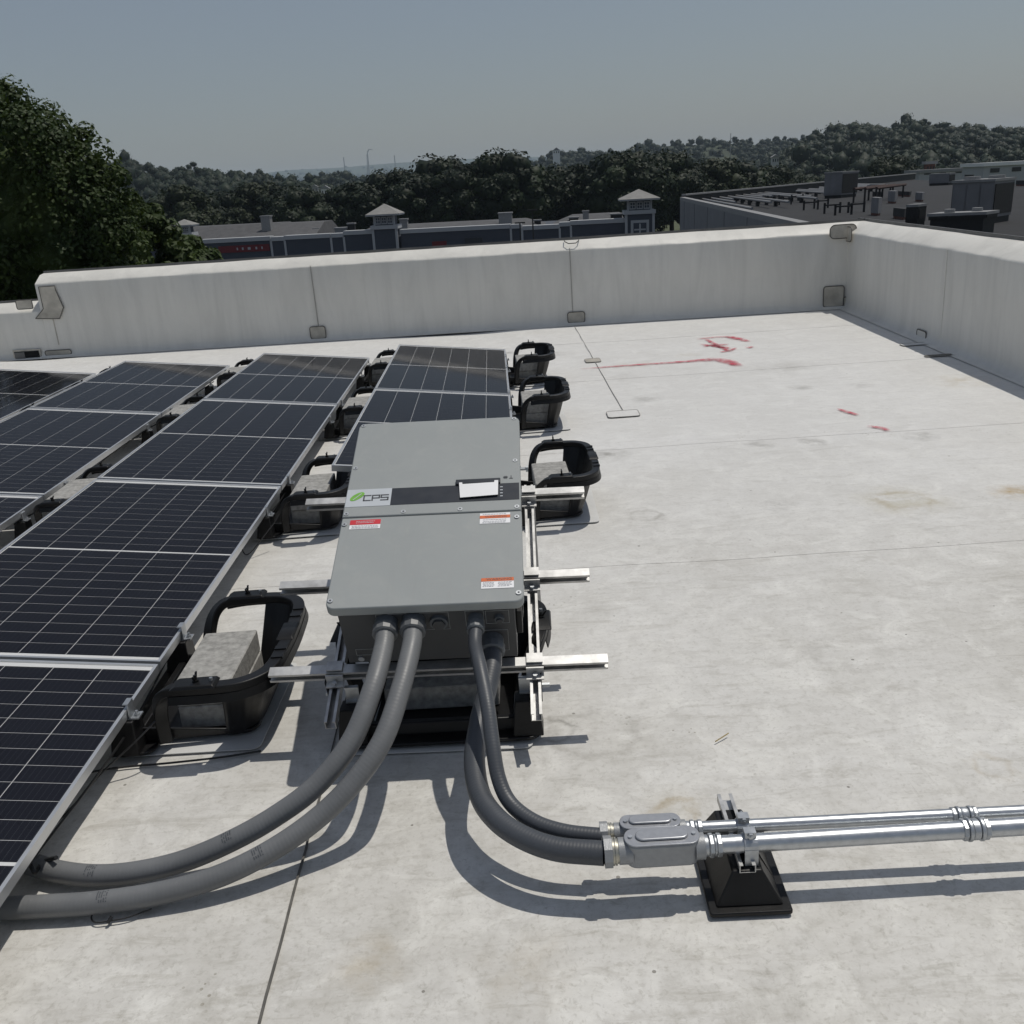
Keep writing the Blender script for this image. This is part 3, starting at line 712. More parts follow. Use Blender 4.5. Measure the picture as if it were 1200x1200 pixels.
flat('orange_band', rect(.162,.262,.379,.393), .0016, M_['orange'], s2); text_mesh('WARNING', .013, M_['ink'], s2, .215, .386, .0027, 1.15)
lines(s2, .17,.252,(.399,),.0016,M_['inkgrey']); lines(s2, .168,.25,(.372,.364,.358),.0016,M_['inkgrey'])
s3 = flat('warning_sticker', rect(.171,.271,.057,.101), .0006, M_['paper'], inv); tag(s3, 'orange and white warning sticker near the lower edge')
flat('orange_band', rect(.171,.271,.087,.101), .0016, M_['orange'], s3); text_mesh('WARNING', .0135, M_['ink'], s3, .226, .094, .0027, 1.2)
lines(s3, .175,.213,(.082,.0765,.071,.0655),.0016,M_['inkgrey']); lines(s3, .219,.267,(.082,.0765,.071,.0655),.0016,M_['inkgrey'])
for x, y in ((-.284,.934),(-.284,.679),(-.287,.432),(-.095,.432),(.095,.432),(.285,.432),(.282,.682),(.281,.936),(-.287,.380),(.284,.381),(-.287,.033),(.285,.034)):
    sc_ = MB().tube([(x,y,.001),(x,y,.0035)], .0085, 12).build('screw', M_['steel'], inv, smooth=30)
    MB().tube([(x,y,.0036),(x,y,.0040)], .0036, 6).build('socket', M_['ink'], sc_)
# underside: plugs, outlined label boxes, screw
def under(name, x, z, r, l, mat, n=20, parent=inv): return MB().tube([(x,.012,z),(x,.012-l,z)], r, n).build(name, mat, parent, smooth=40)
p = under('blanking_plug', .036, -.085, .028, .012, M_['plug']); MB().tube([(.036,-.0005,-.085),(.036,-.008,-.085)], .021, 6).build('plug_head', M_['invdark'], p)
p = under('blanking_plug', .222, -.080, .015, .012, M_['plug']); MB().tube([(.222,-.0005,-.080),(.222,-.007,-.080)], .010, 6).build('plug_head', M_['invdark'], p)
under('earth_screw', -.227, -.243, .010, .006, M_['steel'], 12)
def outline(x0, x1, z0, z1):
    mb = MB(); t = .0012
    for a,b,c,d in ((x0,x1,z0,z0+t),(x0,x1,z1-t,z1),(x0,x0+t,z0+t,z1-t),(x1-t,x1,z0+t,z1-t)): mb.box(a,b,.0105,.0118,c,d)
    mb.build('label_outline', M_['lite'], inv)
outline(-.155,.068,-.122,-.045); outline(.118,.175,-.122,-.045); outline(.180,.252,-.105,-.048); outline(.165,.245,-.232,-.135); outline(-.24,-.16,-.228,-.200)
# side details: a lug and cable gland on the right side
MB().box(.271,.290,.05,.11,-.20,-.10).build('hinge_block', M_['plastic'], inv, bevel=.003); MB().box(.271,.292,.17,.20,-.26,-.10).build('hinge_block', M_['plastic'], inv, bevel=.003)
b = MB().tube([(.275,.71,-.06),(.320,.71,-.06)], .006, 8); b.tube([(.318,.71,-.06),(.326,.71,-.06)], .012, 6); b.build('side_bolt', M_['steel'], inv)

rack = thing('mounting_rack', 'galvanised strut channel rack carrying the inverter', 'rack', mat=IM)
NR = -.3085; NS = -.350
for y, x0, x1 in ((.012,-.535,.556),(.405,-.570,.525),(.858,-.548,.537)):
    MB().channel((x0,y,NR),(x1,y,NR),(0,-1,0), .035).build('cross_rail', M_['strut'], rack)
for s in (-1, 1):
    MB().channel((s*.322,-.165,NS),(s*.322,.95,NS),(0,0,1), .035).build('side_strut', M_['strut'], rack)
    for y in (.012,.405,.858):
        m = MB(); x = s*.322
        m.box(x-.028,x+.028,y-.048,y-.0215,NS+.0215,NS+.027); m.box(x-.028,x+.028,y-.0265,y-.0215,NS+.027,NR+.014)
        m.box(x-.026,x+.026,y+.0215,y+.050,NS+.0215,NS+.027); m.box(x-.026,x+.026,y+.0215,y+.026,NS+.027,NR+.0245); m.box(x-.026,x+.026,y-.012,y+.026,NR+.0215,NR+.026)
        k = m.build('angle_bracket', M_['strut'], rack)
        MB().tube([(x,y-.037,NS+.0272),(x,y-.037,NS+.038)], .008, 6).build('bolt', M_['steel'], k)
    # upright stay from the strut down to the basket
    MB().box(s*.322-.034+(.05 if s > 0 else 0), s*.322-.030+(.05 if s > 0 else 0), -.02, .05, -.46, NS+.03).build('side_plate', M_['plastic'], rack)
    MB().tube([(s*.322+s*.018,.0,-.40),(s*.322+s*.045,.0,-.40)], .008, 6).build('bolt', M_['steel'], rack)
# legs under the far end standing on the roof
for s in (-1, 1):
    q = loc2w(s*.322, .90, NS-.021); leg = IMi @ Vector((q.x, q.y, .018))
    MB().channel((s*.322,.90,NS-.0215),(leg.x,leg.y,leg.z),(0,1,0)).build('leg', M_['strut'], rack)

# ================================================================== FLEXIBLE CONDUITS
def hose_mesh(pts, r, n=16):
    pts = [Vector(p) for p in pts]; m = len(pts); vs = []; uv = []; L = [0]
    for i in range(1, m): L.append(L[-1]+(pts[i]-pts[i-1]).length)
    t0 = (pts[1]-pts[0]).normalized(); a = t0.cross(Vector((1,0,0))).normalized()
    for i, p in enumerate(pts):
        t = (pts[min(i+1,m-1)]-pts[max(i-1,0)]).normalized(); a = (a-t*a.dot(t)).normalized(); b = t.cross(a)
        for k in range(n): w_ = 2*math.pi*k/n; vs.append(tuple(p+(a*math.cos(w_)+b*math.sin(w_))*r))
    fs = []; us = []
    for i in range(m-1):
        for k in range(n):
            fs.append((i*n+k, i*n+(k+1)%n, (i+1)*n+(k+1)%n, (i+1)*n+k)); us += [(L[i],k/n),(L[i],(k+1)/n),(L[i+1],(k+1)/n),(L[i+1],k/n)]
    me = bpy.data.meshes.new('hose'); me.from_pydata(vs, [], fs); u = me.uv_layers.new(name='UVMap')
    u.data.foreach_set('uv', [c for q in us for c in q]); me.polygons.foreach_set('use_smooth', [True]*len(fs)); me.update(); return me
def hose(label, start, ctrl, r, mat, marks=()):
    t = thing('flexible_conduit', label, 'conduit', group='flexible conduits leaving the inverter')
    dirv = (loc2w(0,-1,0)-loc2w(0,0,0)).normalized()
    p0 = loc2w(*start); w_ = lambda d: p0+dirv*d
    up_ = MB().tube([w_(0), w_(.022)], r*1.22, 18); up_.build('connector', M_['plug'], t, smooth=40)
    MB().tube([w_(.0225), w_(.026), w_(.052), w_(.056)], [r*1.2, r*1.36, r*1.36, r*1.2], 12).build('gland_nut', M_['plug' if mat == 'hose2' else 'hosenut'], t, smooth=25)
    pts = spline([w_(.050), w_(.11)]+ctrl, 10)
    link('hose', hose_mesh(pts, r), M_[mat], t)
    m = MB()
    for f in marks:       # printed legend bands along the hose
        i = int(f*(len(pts)-1)); p = pts[i]; tg = (pts[i+1]-pts[i-1]).normalized(); sd = tg.cross(Vector((0,0,1))).normalized(); nn = sd.cross(tg)
        for row in range(5):
            for sgn in range(-4, 5):
                if random.random() < .25: continue
                an = sgn*.13+.35; c0 = p+tg*(row*.006-.012); d = nn*math.cos(an)+sd*math.sin(an)*(1 if sd.y < 0 else -1)
                q = c0+d*(r+.0006); e = d.cross(tg)
                m.quad(*[tuple(q+tg*a+e*b_) for a, b_ in ((-.0012,-.0014),(.0012,-.0014),(.0012,.0014),(-.0012,.0014))])
    if marks: m.build('printed_legend', M_['ink'], t)
    return t
M_['hosenut'] = plain('grey_nut', (.12,.125,.13), .42, 0, var=.1)
G = gnd
hose('left thick grey flexible conduit curving from the inverter to the panel edge', (-.125,.012,-.080),
     [G(437,806,.385),G(412,868,.285),G(371,920,.195),G(322,957,.13),G(270,986,.085),G(215,1009,.055),G(160,1022,.043),G(110,1026,.040),G(62,1020,.040),G(10,1003,.040)], .0295, 'hose', (.55,.82))
hose('second thick grey flexible conduit lying nearest the picture bottom', (-.040,.012,-.075),
     [G(470,806,.38),G(448,868,.29),G(410,922,.20),G(363,966,.13),G(305,1004,.085),G(245,1031,.057),G(180,1048,.043),G(110,1058,.040),G(50,1062,.040),G(-30,1066,.040)], .0295, 'hose', (.55,.80))
hose('thinner dark flexible conduit in front on the right of the inverter', (.150,.012,-.078),
     [G(562,780,.415),G(571,825,.355),G(577,870,.285),G(584,911,.220),G(598,941,.178),G(626,963,.158),G(662,975,.150),G(706,980,.146)], .0205, 'hose2')
hose('thicker dark flexible conduit leaving the inverter lowest on its right', (.193,.012,-.180),
     [G(571,808,.30),G(561,850,.245),G(556,890,.208),G(562,930,.180),G(580,958,.165),G(610,980,.155),G(652,995,.148),G(708,1000,.146)], .030, 'hose2')
tt = thing('cable_tie', 'black cable tie with loose tail lying beside the lower grey hose', 'cable tie')
MB().tube(spline([G(112,1066,.02),G(107,1075,.012),G(112,1081,.012),G(130,1079,.013),G(150,1075,.014),G(178,1065,.016)],6), .0022, 6).build('strap', M_['wire'], tt)
MB().tube([G(126,1082,.012),G(131,1074,.020)], .005, 6).build('head', M_['wire'], tt)

# ================================================================== STEEL CONDUIT, BODIES AND SUPPORT
def frame_between(a, b):
    a, b = Vector(a), Vector(b); x = (b-a).normalized(); y = Vector((0,0,1)).cross(x).normalized(); z = x.cross(y); m = Matrix.Identity(4)
    for i in range(3): m[i][0] = x[i]; m[i][1] = y[i]; m[i][2] = z[i]; m[i][3] = a[i]
    return m
def ringset(mb, x, r, spec):
    for a, b_, k, n in spec: mb.tube([(x+a,0,0),(x+a+.002,0,0),(x+b_-.002,0,0),(x+b_,0,0)], [r*k*.94, r*k, r*k, r*k*.94], n)
def steel_pipe(label, pa, pb, r, coup):
    m = frame_between(pa, pb); t = thing('steel_conduit', label, 'pipe', mat=m, group='galvanised conduits leaving the picture on the right')
    MB().tube([(0,0,0),(4.2,0,0)], r, 24).build('pipe', M_['pipe'], t, smooth=40)
    c = MB(); ringset(c, coup, r, [(-.032,-.020,1.20,8),(-.019,-.010,1.30,24),(-.009,.009,1.16,24),(.010,.019,1.30,24),(.020,.032,1.20,8)]); c.build('coupling', M_['steel'], t, smooth=30)
    c = MB(); ringset(c, .004, r, [(-.012,0,1.16,24),(.001,.012,1.32,8),(.013,.019,1.18,24),(.020,.032,1.28,8)]); c.build('connector', M_['steel'], t, smooth=30)
    return t, m
M_['pipe'] = plain('galvanised_pipe', (.50,.52,.54), .36, .9, var=.10, scale=50)
PF0, PF1 = G(828,991,.150), G(1200,968,.150); PB0, PB1 = G(806,971,.146), G(1200,951,.146)
def xalong(m, px, py, z): return (m.inverted() @ G(px, py, z)).x
mF = frame_between(PF0, PF1); mB = frame_between(PB0, PB1)
_, mF = steel_pipe('front thicker galvanised conduit running out of the picture at right', PF0, PF1, .0225, xalong(mF, 1141, 971, .15))
_, mB = steel_pipe('rear thinner galvanised conduit running out of the picture at right', PB0, PB1, .0165, xalong(mB, 1128, 953, .146))
def body_lb(label, m, L, w, h, r):
    t = thing('conduit_body', label, 'conduit body', mat=m, group='cast conduit bodies between hoses and pipes')
    prof = []
    n = 10
    for k in range(n+1): a = R_(180*k/n); prof.append((-.005-w/2*0-L+(w*.42)-math.sin(a)*w*.42, -math.cos(a)*w/2))
    for k in range(n+1): a = R_(180*k/n); prof.append((-.020-w*.42+math.sin(a)*w*.42, math.cos(a)*w/2))
    b = MB().prism(prof, -h*.45, h*.45); b.build('shell', M_['cast'], t, bevel=.008, seg=3)
    MB().tube([(-.030,0,0),(-.006,0,0)], r*1.42, 20).build('hub', M_['cast'], t, smooth=40); MB().tube([(-L-.022,0,0),(-L+.012,0,0)], r*1.45, 20).build('hub', M_['cast'], t, smooth=40)
    cx = sum(p[0] for p in prof)/len(prof)
    pl = [((x-cx)*1.03+cx, y*1.10) for x, y in prof]
    c = MB().prism(pl, h*.45+.0005, h*.45+.0045).build('cover', M_['casttop'], t, bevel=.0015)
    em = [((x-cx)*.72+cx, y*.62) for x, y in prof]; MB().prism(em, h*.45+.005, h*.45+.011).build('cover_emboss', M_['casttop'], c, bevel=.004, seg=3)
    for x in (-.032, -L+.004+.004): MB().tube([(x,0,h*.45+.005),(x,0,h*.45+.009)], .0055, 10).build('screw', M_['steel'], t)
    g_ = MB(); x = -L-.024
    g_.tube([(x-.034,0,0),(x-.014,0,0)], r*1.72, 8); g_.build('gland_nut', M_['cast'], t, smooth=25)
    MB().tube([(x-.0135,0,0),(x-.009,0,0)], r*1.5, 20).tube([(x-.007,0,0),(x-.003,0,0)], r*1.5, 20).tube([(x-.0135,0,0),(x+.003,0,0)], r*1.32, 20).build('lock_ring', M_['brass'], t, smooth=30)
    return t
M_['brass'] = plain('zinc_brass', (.50,.48,.41), .4, .8, var=.1)
body_lb('larger front grey cast conduit body with oval cover', mF, .195, .062, .075, .0225)
body_lb('smaller rear grey cast conduit body with oval cover', mB, .165, .050, .058, .0165)

sup = thing('pipe_support', 'black pyramid shaped plastic support block under the steel conduits', 'support', (.508,1.955,.0085), (0,0,R_(-2)))
MB().prism(rrect(-.100,.100,-.128,.205,.008), 0, .012).build('base_plate', M_['plastic'], sup, bevel=.003)
py = MB().hexa([(-.082,-.108,.012),(.082,-.108,.012),(.082,.185,.012),(-.082,.185,.012)],[(-.036,-.078,.094),(.036,-.078,.094),(.036,.160,.094),(-.036,.160,.094)]); py.build('block', M_['plastic'], sup, bevel=.004)
gr = MB()
for s in (-1,1): gr.hexa([(s*.078-.004,-.02,.0125),(s*.078+.004,-.02,.0125),(s*.078+.004,.02,.0125),(s*.078-.004,.02,.0125)],[(s*.034-.001,-.012,.094),(s*.034+.006,-.012,.094),(s*.034+.006,.012,.094),(s*.034-.001,.012,.094)])
gr.build('rib', M_['plastic'], sup)
MB().channel((0,-.080,.105),(0,.205,.105),(0,0,1), .040, .0025, .009).xform(Matrix.Translation((0,0,.094*.45)) @ Matrix.Scale(.55,4,(0,0,1))).build('strut', M_['strut'], sup)
for (m, r, z) in ((mF, .0225, .150), (mB, .0165, .146)):
    px_ = (m.inverted() @ Vector((.52, 1.95, z))).x
    k = MB(); n = 14; vs = []
    for i in range(n+1):
        a = R_(-35+250*i/n)
        for x in (-.0165,.0165):
            for rr in (r+.0008, r+.0032): vs.append(tuple(m @ Vector((px_+x, math.cos(a)*rr, math.sin(a)*rr))))
    k.add(vs, [f for i in range(n) for f in ((i*4,i*4+1,i*4+5,i*4+4),(i*4+2,i*4+6,i*4+7,i*4+3),(i*4+1,i*4+3,i*4+7,i*4+5),(i*4,i*4+4,i*4+6,i*4+2))])
    mi = sup.matrix_basis.inverted() if False else None
    sm = (Matrix.Translation((.508,1.955,.0085)) @ Matrix.Rotation(R_(-2),4,'Z')).inverted()
    for s in (-1, 1): k.add([tuple(m @ Vector((px_+a, s*(r+.002)+b_*.002, c))) for a,b_,c in ((-.0165,-1,-.002),(.0165,-1,-.002),(.0165,1,-.002),(-.0165,1,-.002),(-.0165,-1,-r-.024),(.0165,-1,-r-.024),(.0165,1,-r-.024),(-.0165,1,-r-.024))], [(0,1,2,3),(4,5,6,7),(0,1,5,4),(1,2,6,5),(2,3,7,6),(3,0,4,7)])
    cl = k.xform(sm).build('pipe_clamp', M_['steel'], sup)
    e = MB().box(-.014,.014,-.012,.012,r+.0005,r+.016); e.tube([(0,-.022,r+.009),(0,.022,r+.009)], .004, 8); e.tube([(0,-.018,r+.009),(0,-.013,r+.009)], .008, 6)
    e.xform(sm @ m @ Matrix.Translation((px_,0,0))).build('clamp_ear', M_['steel'], cl)

# ------------------------------------------------------------------ loose cables at the panels
def cable(label, pts, r=.0032):
    return tag(MB().tube(spline(pts, 8), r, 6).build('cable', M_['wire'], None, smooth=60), label, 'cable')
cable('thin black cable lying on the membrane in front of the near basket', [G(60,915,.05),G(128,901,.013),G(200,894,.012),G(262,887,.012),G(306,880,.012)], .0035)
cable('black cable sagging under the edge of the nearest panel', [G(182,845,.16),G(160,868,.12),G(120,905,.05),G(85,945,.03),G(40,990,.03)], .003)
cable('black cable hanging under the panel edge left of the inverter', [G(322,612,.15),G(308,630,.09),G(296,645,.04),G(288,650,.02),G(284,641,.05),G(293,628,.12)], .0028)
cable('bundle of black cables where the hoses go under the panel', [G(66,1005,.09),G(50,1010,.06),G(40,1022,.07),G(30,1000,.10),G(20,1020,.08)], .006)
for i, (row, y0, y1) in enumerate((('B',2.0,4.2),('B',4.6,6.4),('A',5.0,7.0),('A',7.2,9.0))):
    x = ROWS[row][0]
    cable('black cable run clipped below the panel edge, '+('nearest of the long row','farther one of the long row','nearer one of the second row','farthest of the second row')[i],
          [(x-.03, y0, .13),(x-.02,(y0*2+y1)/3,.10),(x-.05,(y0+2*y1)/3,.12),(x-.02,y1,.135)], .004)

# ================================================================== THE TOWN BEYOND
ALPHA = R_(1.2)                      # the roof slopes a little against the horizon
TM = Matrix.Rotation(ALPHA, 4, 'Y')
def town(x, y, z): return TM @ Vector((x, y, z))
GZ = -8.6
def to_town(p): return TM.inverted() @ Vector(p)
M_['ground'] = plain('rough_grass', (.06,.07,.03), .95, var=.3, scale=.05)
g = MB().quad((-4500,13.5,GZ),(4500,13.5,GZ),(4500,7000,GZ),(-4500,7000,GZ)); g.quad((-4500,-600,GZ),(4500,-600,GZ),(4500,13.4,GZ),(-4500,13.4,GZ))
g.xform(TM); tag(g.build('ground', M_['ground']), kind='structure')
lot = MB().quad((-90,16,GZ+.02),(40,16,GZ+.02),(40,125,GZ+.02),(-90,125,GZ+.02)).xform(TM); tag(lot.build('car_park', plain('asphalt', (.05,.05,.052), .9, var=.2, scale=.3)), kind='structure')

# ---- leaf clouds
def leaf_cloud(centers, radii, n_per, size, flat=.75, seed=1, down=.0):
    rg = np.random.default_rng(seed); V = []
    for c, r, n in zip(centers, radii, n_per):
        d = rg.normal(size=(n,3)); d /= np.linalg.norm(d, axis=1)[:,None]
        rr = r*np.cbrt(rg.uniform(.25,1,n))[:,None]; p = np.array(c)+d*rr*np.array([1,1,flat])
        nrm = d*1.0+rg.normal(size=(n,3))*.42+np.array([0,0,.35]); nrm /= np.linalg.norm(nrm, axis=1)[:,None]
        a = np.cross(nrm, rg.normal(size=(n,3))); a /= np.linalg.norm(a, axis=1)[:,None]; b = np.cross(nrm, a)
        s = size*rg.uniform(.6,1.35,n)[:,None]; t = s*rg.uniform(.55,.9,n)[:,None]
        V.append(np.stack([p-a*s, p-b*t*.8+nrm*s*.15, p+a*s, p+b*t], 1))
    return np.concatenate(V).reshape(-1,3)
def quads_mesh(name, V, mat):
    n = len(V)//4; me = bpy.data.meshes.new(name); me.vertices.add(len(V)); me.vertices.foreach_set('co', V.astype(np.float32).ravel())
    me.loops.add(n*4); me.loops.foreach_set('vertex_index', np.arange(n*4, dtype=np.int32)); me.polygons.add(n)
    me.polygons.foreach_set('loop_start', np.arange(0,n*4,4,dtype=np.int32)); me.update(calc_edges=True); me.materials.append(mat); return me
def crown_points(rg, R, H, k, r0):
    c = []; r = []
    for i in range(k):
        t = (i+.5)/k; z = 1-2*t; ph = i*2.399+rg.uniform(-.4,.4); s = math.sqrt(max(0,1-z*z))
        q = rg.uniform(.55,1.0)
        c.append((R*s*math.cos(ph)*q, R*s*math.sin(ph)*q, H*z*q)); r.append(r0*rg.uniform(.65,1.3))
    return c, r

def blob_tris(centers, radii, seed, sub=1, jit=.16, flat=.85, lump=0):      # lumpy opaque inner masses of a crown
    rg = np.random.default_rng(seed); bm = bmesh.new(); bmesh.ops.create_icosphere(bm, subdivisions=sub, radius=1); bm.verts.ensure_lookup_table()
    v0 = np.array([v.co[:] for v in bm.verts]); f0 = np.array([[v.index for v in f.verts] for f in bm.faces]); bm.free(); V = []; F = []
    for c, r in zip(centers, radii):
        F.append(f0+len(v0)*len(V)); k = rg.uniform(2.5,4.5,(3,3)); ph = rg.uniform(0,6.28,3)
        lm = sum(np.sin(v0 @ k[i]+ph[i]) for i in range(3))[:,None]*lump if lump else 0
        V.append(np.array(c)+v0*r*(1+rg.normal(size=(len(v0),1))*jit+lm)*np.array([1,1,flat]))
    return np.concatenate(V), np.concatenate(F)
def mixed_mesh(name, Q, T, mat):                                    # leaf quads and blob triangles in one mesh
    TV, TF = T; nq = len(Q)//4; me = bpy.data.meshes.new(name); V = np.concatenate([Q, TV]); me.vertices.add(len(V)); me.vertices.foreach_set('co', V.astype(np.float32).ravel())
    idx = np.concatenate([np.arange(nq*4), (TF+len(Q)).ravel()]).astype(np.int32); me.loops.add(len(idx)); me.loops.foreach_set('vertex_index', idx)
    me.polygons.add(nq+len(TF)); me.polygons.foreach_set('loop_start', np.concatenate([np.arange(0,nq*4,4), nq*4+np.arange(0,len(TF)*3,3)]).astype(np.int32))
    me.polygons.foreach_set('use_smooth', np.concatenate([np.zeros(nq,bool), np.ones(len(TF),bool)]))
    me.update(calc_edges=True); me.materials.append(mat); return me

# ---- the big tree at the left edge
tb = at(-48, 322, 24.5); base = to_town(tb); ctr_z = base.z-GZ; base.z = GZ
big = thing('maple_tree', 'big leafy green tree rising beyond the low parapet at far left', 'tree', town(*base), (0, ALPHA, 0))
rg = np.random.default_rng(5)
cs, rs = crown_points(rg, 4.5, 4.9, 120, .95)
cs = [(x*(1-.20*max(0,z)/4.9), y*(1-.20*max(0,z)/4.9), z+ctr_z) for x,y,z in cs]
ncore = len(cs)
for px, py, r in ((4,118,.5),(24,140,.6),(52,156,.6),(80,172,.5),(70,196,.8),(104,198,.5),(112,215,.6),(122,240,.6),(92,236,.8),(40,200,.8),(10,175,.8),(128,268,.6),(134,296,.7),(110,280,.8),(60,258,.9),(98,308,.9),(140,322,.7),(30,300,.9),(120,338,.7)):
    for dD in (-1.0, .6):
        q = to_town(at(px-8+random.uniform(-11,11), py+4+random.uniform(-11,11), 23.5+dD))-base; cs.append((q.x, q.y, q.z)); rs.append(r*random.uniform(.7,1.1))
nmid = len(cs)
for px, py in ((4,99),(14,108),(24,116),(34,126),(46,130),(60,138),(73,146),(88,156),(106,152),(99,160),(96,172),(120,175),(116,188),(128,190),(140,200),(149,206),(136,216),(157,228),(146,240),(166,252),(152,262),(160,276),(170,290),(158,305),(172,318)):
    q = to_town(at(px-6, py+2, 23.3+random.uniform(-1,1)))-base; cs.append((q.x, q.y, q.z)); rs.append(random.uniform(.2,.42))
extra = [(x*.6, y*.6, (z-ctr_z)*.6+ctr_z) for x,y,z in cs[::2]]
V = leaf_cloud(cs+extra, rs+[1.1]*len(extra), [700]*ncore+[620]*(nmid-ncore)+[170]*(len(cs)-nmid)+[260]*len(extra), .052, .85, 3)
T = blob_tris([(x*.7,y*.7,(z-ctr_z)*.7+ctr_z) for x,y,z in cs[::2]], [.75]*len(cs[::2]), 8, 1, .25)
link('crown', mixed_mesh('crown', V, T, M_['leaf']), None, big)
tk = MB().tube([(0,0,0),(.1,0,2.5),(0,.1,5),(.2,0,9),(.1,0,12)], [.45,.36,.30,.18,.05], 12)
for i in range(0, len(cs), 4):
    x, y, z = cs[i]; z0 = max(2.5, min(10, z-2.0)); tk.tube([(.1,0,z0),(x*.5,y*.5,(z0+z)/2+.2),(x*.92,y*.92,z)], [.14,.08,.02], 6)
tk.build('trunk', M_['bark'], big, smooth=60)
def shrub_at(px, py, D, R, H, n, label, seed, mat='leaf'):
    p = to_town(at(px, py, D)); c = p.z; p.z = GZ
    t = thing('tree', label, 'tree', town(*p), (0, ALPHA, 0)); rg = np.random.default_rng(seed)
    cs, rs = crown_points(rg, R, H, 26, R*.34); cs = [(x,y,z+c-GZ) for x,y,z in cs]
    link('crown', quads_mesh('crown', leaf_cloud(cs, rs, [n]*26, .10, .85, seed), M_[mat]), None, t)
    k = MB().tube([(0,0,0),(.1,0,(c-GZ)*.6),(0,0,c-GZ+H*.4)], [.22,.16,.05], 8)
    for x,y,z in cs[::3]: k.tube([(0,0,z-1.2),(x*.9,y*.9,z)], [.06,.015], 5)
    k.build('trunk', M_['bark'], t)
shrub_at(219, 311, 31, 1.0, .75, 330, 'small leafy treetop peeking over the back parapet at left', 21)
shrub_at(166, 290, 30, 1.15, 1.7, 330, 'leafy treetop between the big tree and the small treetop at left', 22)

# ---- trees behind the shops
def tree_proto(seed, R, H, mat, ls=.30, n=190, k=52):
    rg = np.random.default_rng(seed); cs, rs = crown_points(rg, R, H, k, R*.36); z0 = H*1.05+1.5
    cs = [(x,y,z+z0) for x,y,z in cs]
    cr = mixed_mesh('crown', leaf_cloud(cs, rs, [n]*k, ls, .8, seed), blob_tris([(x*.9,y*.9,(z-z0)*.9+z0) for x,y,z in cs], [q*.85 for q in rs], seed, 2, .10), mat)
    m = MB().tube([(0,0,-2),(.2,0,z0*.6),(0,.1,z0+H*.5)], [.45,.3,.08], 8)
    for x,y,z in cs[::5]: m.tube([(.1,0,max(2,z-4)),(x*.9,y*.9,z)], [.13,.03], 5)
    tr = m.mesh('trunk'); tr.materials.append(M_['bark']); return cr, tr, z0+H
PR = [tree_proto(31,4.6,5.6,M_['leafd']), tree_proto(32,5.4,5.4,M_['leafd']), tree_proto(33,4.0,6.2,M_['leafd']), tree_proto(34,5.0,5.0,M_['leafl'])]
WOOD = [  # photo x, y of the top, distance, kind
 (205,222,160,3),(235,232,170,1),(268,222,178,0),(300,218,180,3),(330,216,170,0),(352,224,160,1),(375,224,185,2),(398,224,168,3),(420,212,165,0),(445,205,172,1),(470,196,168,2),(492,200,160,0),
 (515,188,165,1),(540,196,158,0),(565,183,162,2),(592,181,158,1),(618,192,164,0),(645,198,172,1),(668,202,178,3),(690,190,170,0),(712,181,166,2),(736,180,160,1),(762,178,164,0),(788,182,168,1),(812,188,172,2),(838,190,176,3),(862,191,180,1),(886,196,186,0),(910,197,190,3),(935,204,196,1),
 (1045,187,190,3),(1068,190,200,0)]
ORD = ['first','second','third','fourth','fifth','sixth','seventh','eighth','ninth','tenth','eleventh','twelfth','thirteenth','fourteenth','fifteenth','sixteenth','seventeenth','eighteenth','nineteenth','twentieth']
for i, (px, py, D, k) in enumerate(WOOD):
    top = to_town(at(px, py, D)); cr, tr, hh = PR[k]
    h = top.z-GZ; s = max(.7, h/hh)
    lab = (ORD[i] if i < 15 else ORD[len(WOOD)-2-1-i])+(' tree from the left' if i < 15 else ' tree from the right')+' in the dark wood behind the shops'
    if i >= 30: lab = ('left','right')[i-30]+' one of two trees standing behind the warehouse roof'
    t = thing('broadleaf_tree', lab, 'tree', town(top.x, top.y, top.z-s*hh), (0, ALPHA, i*1.7), 'trees behind the shopping strip')
    sc = s*random.uniform(.92,1.08); t.scale = (sc*1.05, sc*1.05, s)
    link('crown', cr, None, t); link('trunk', tr, None, t)

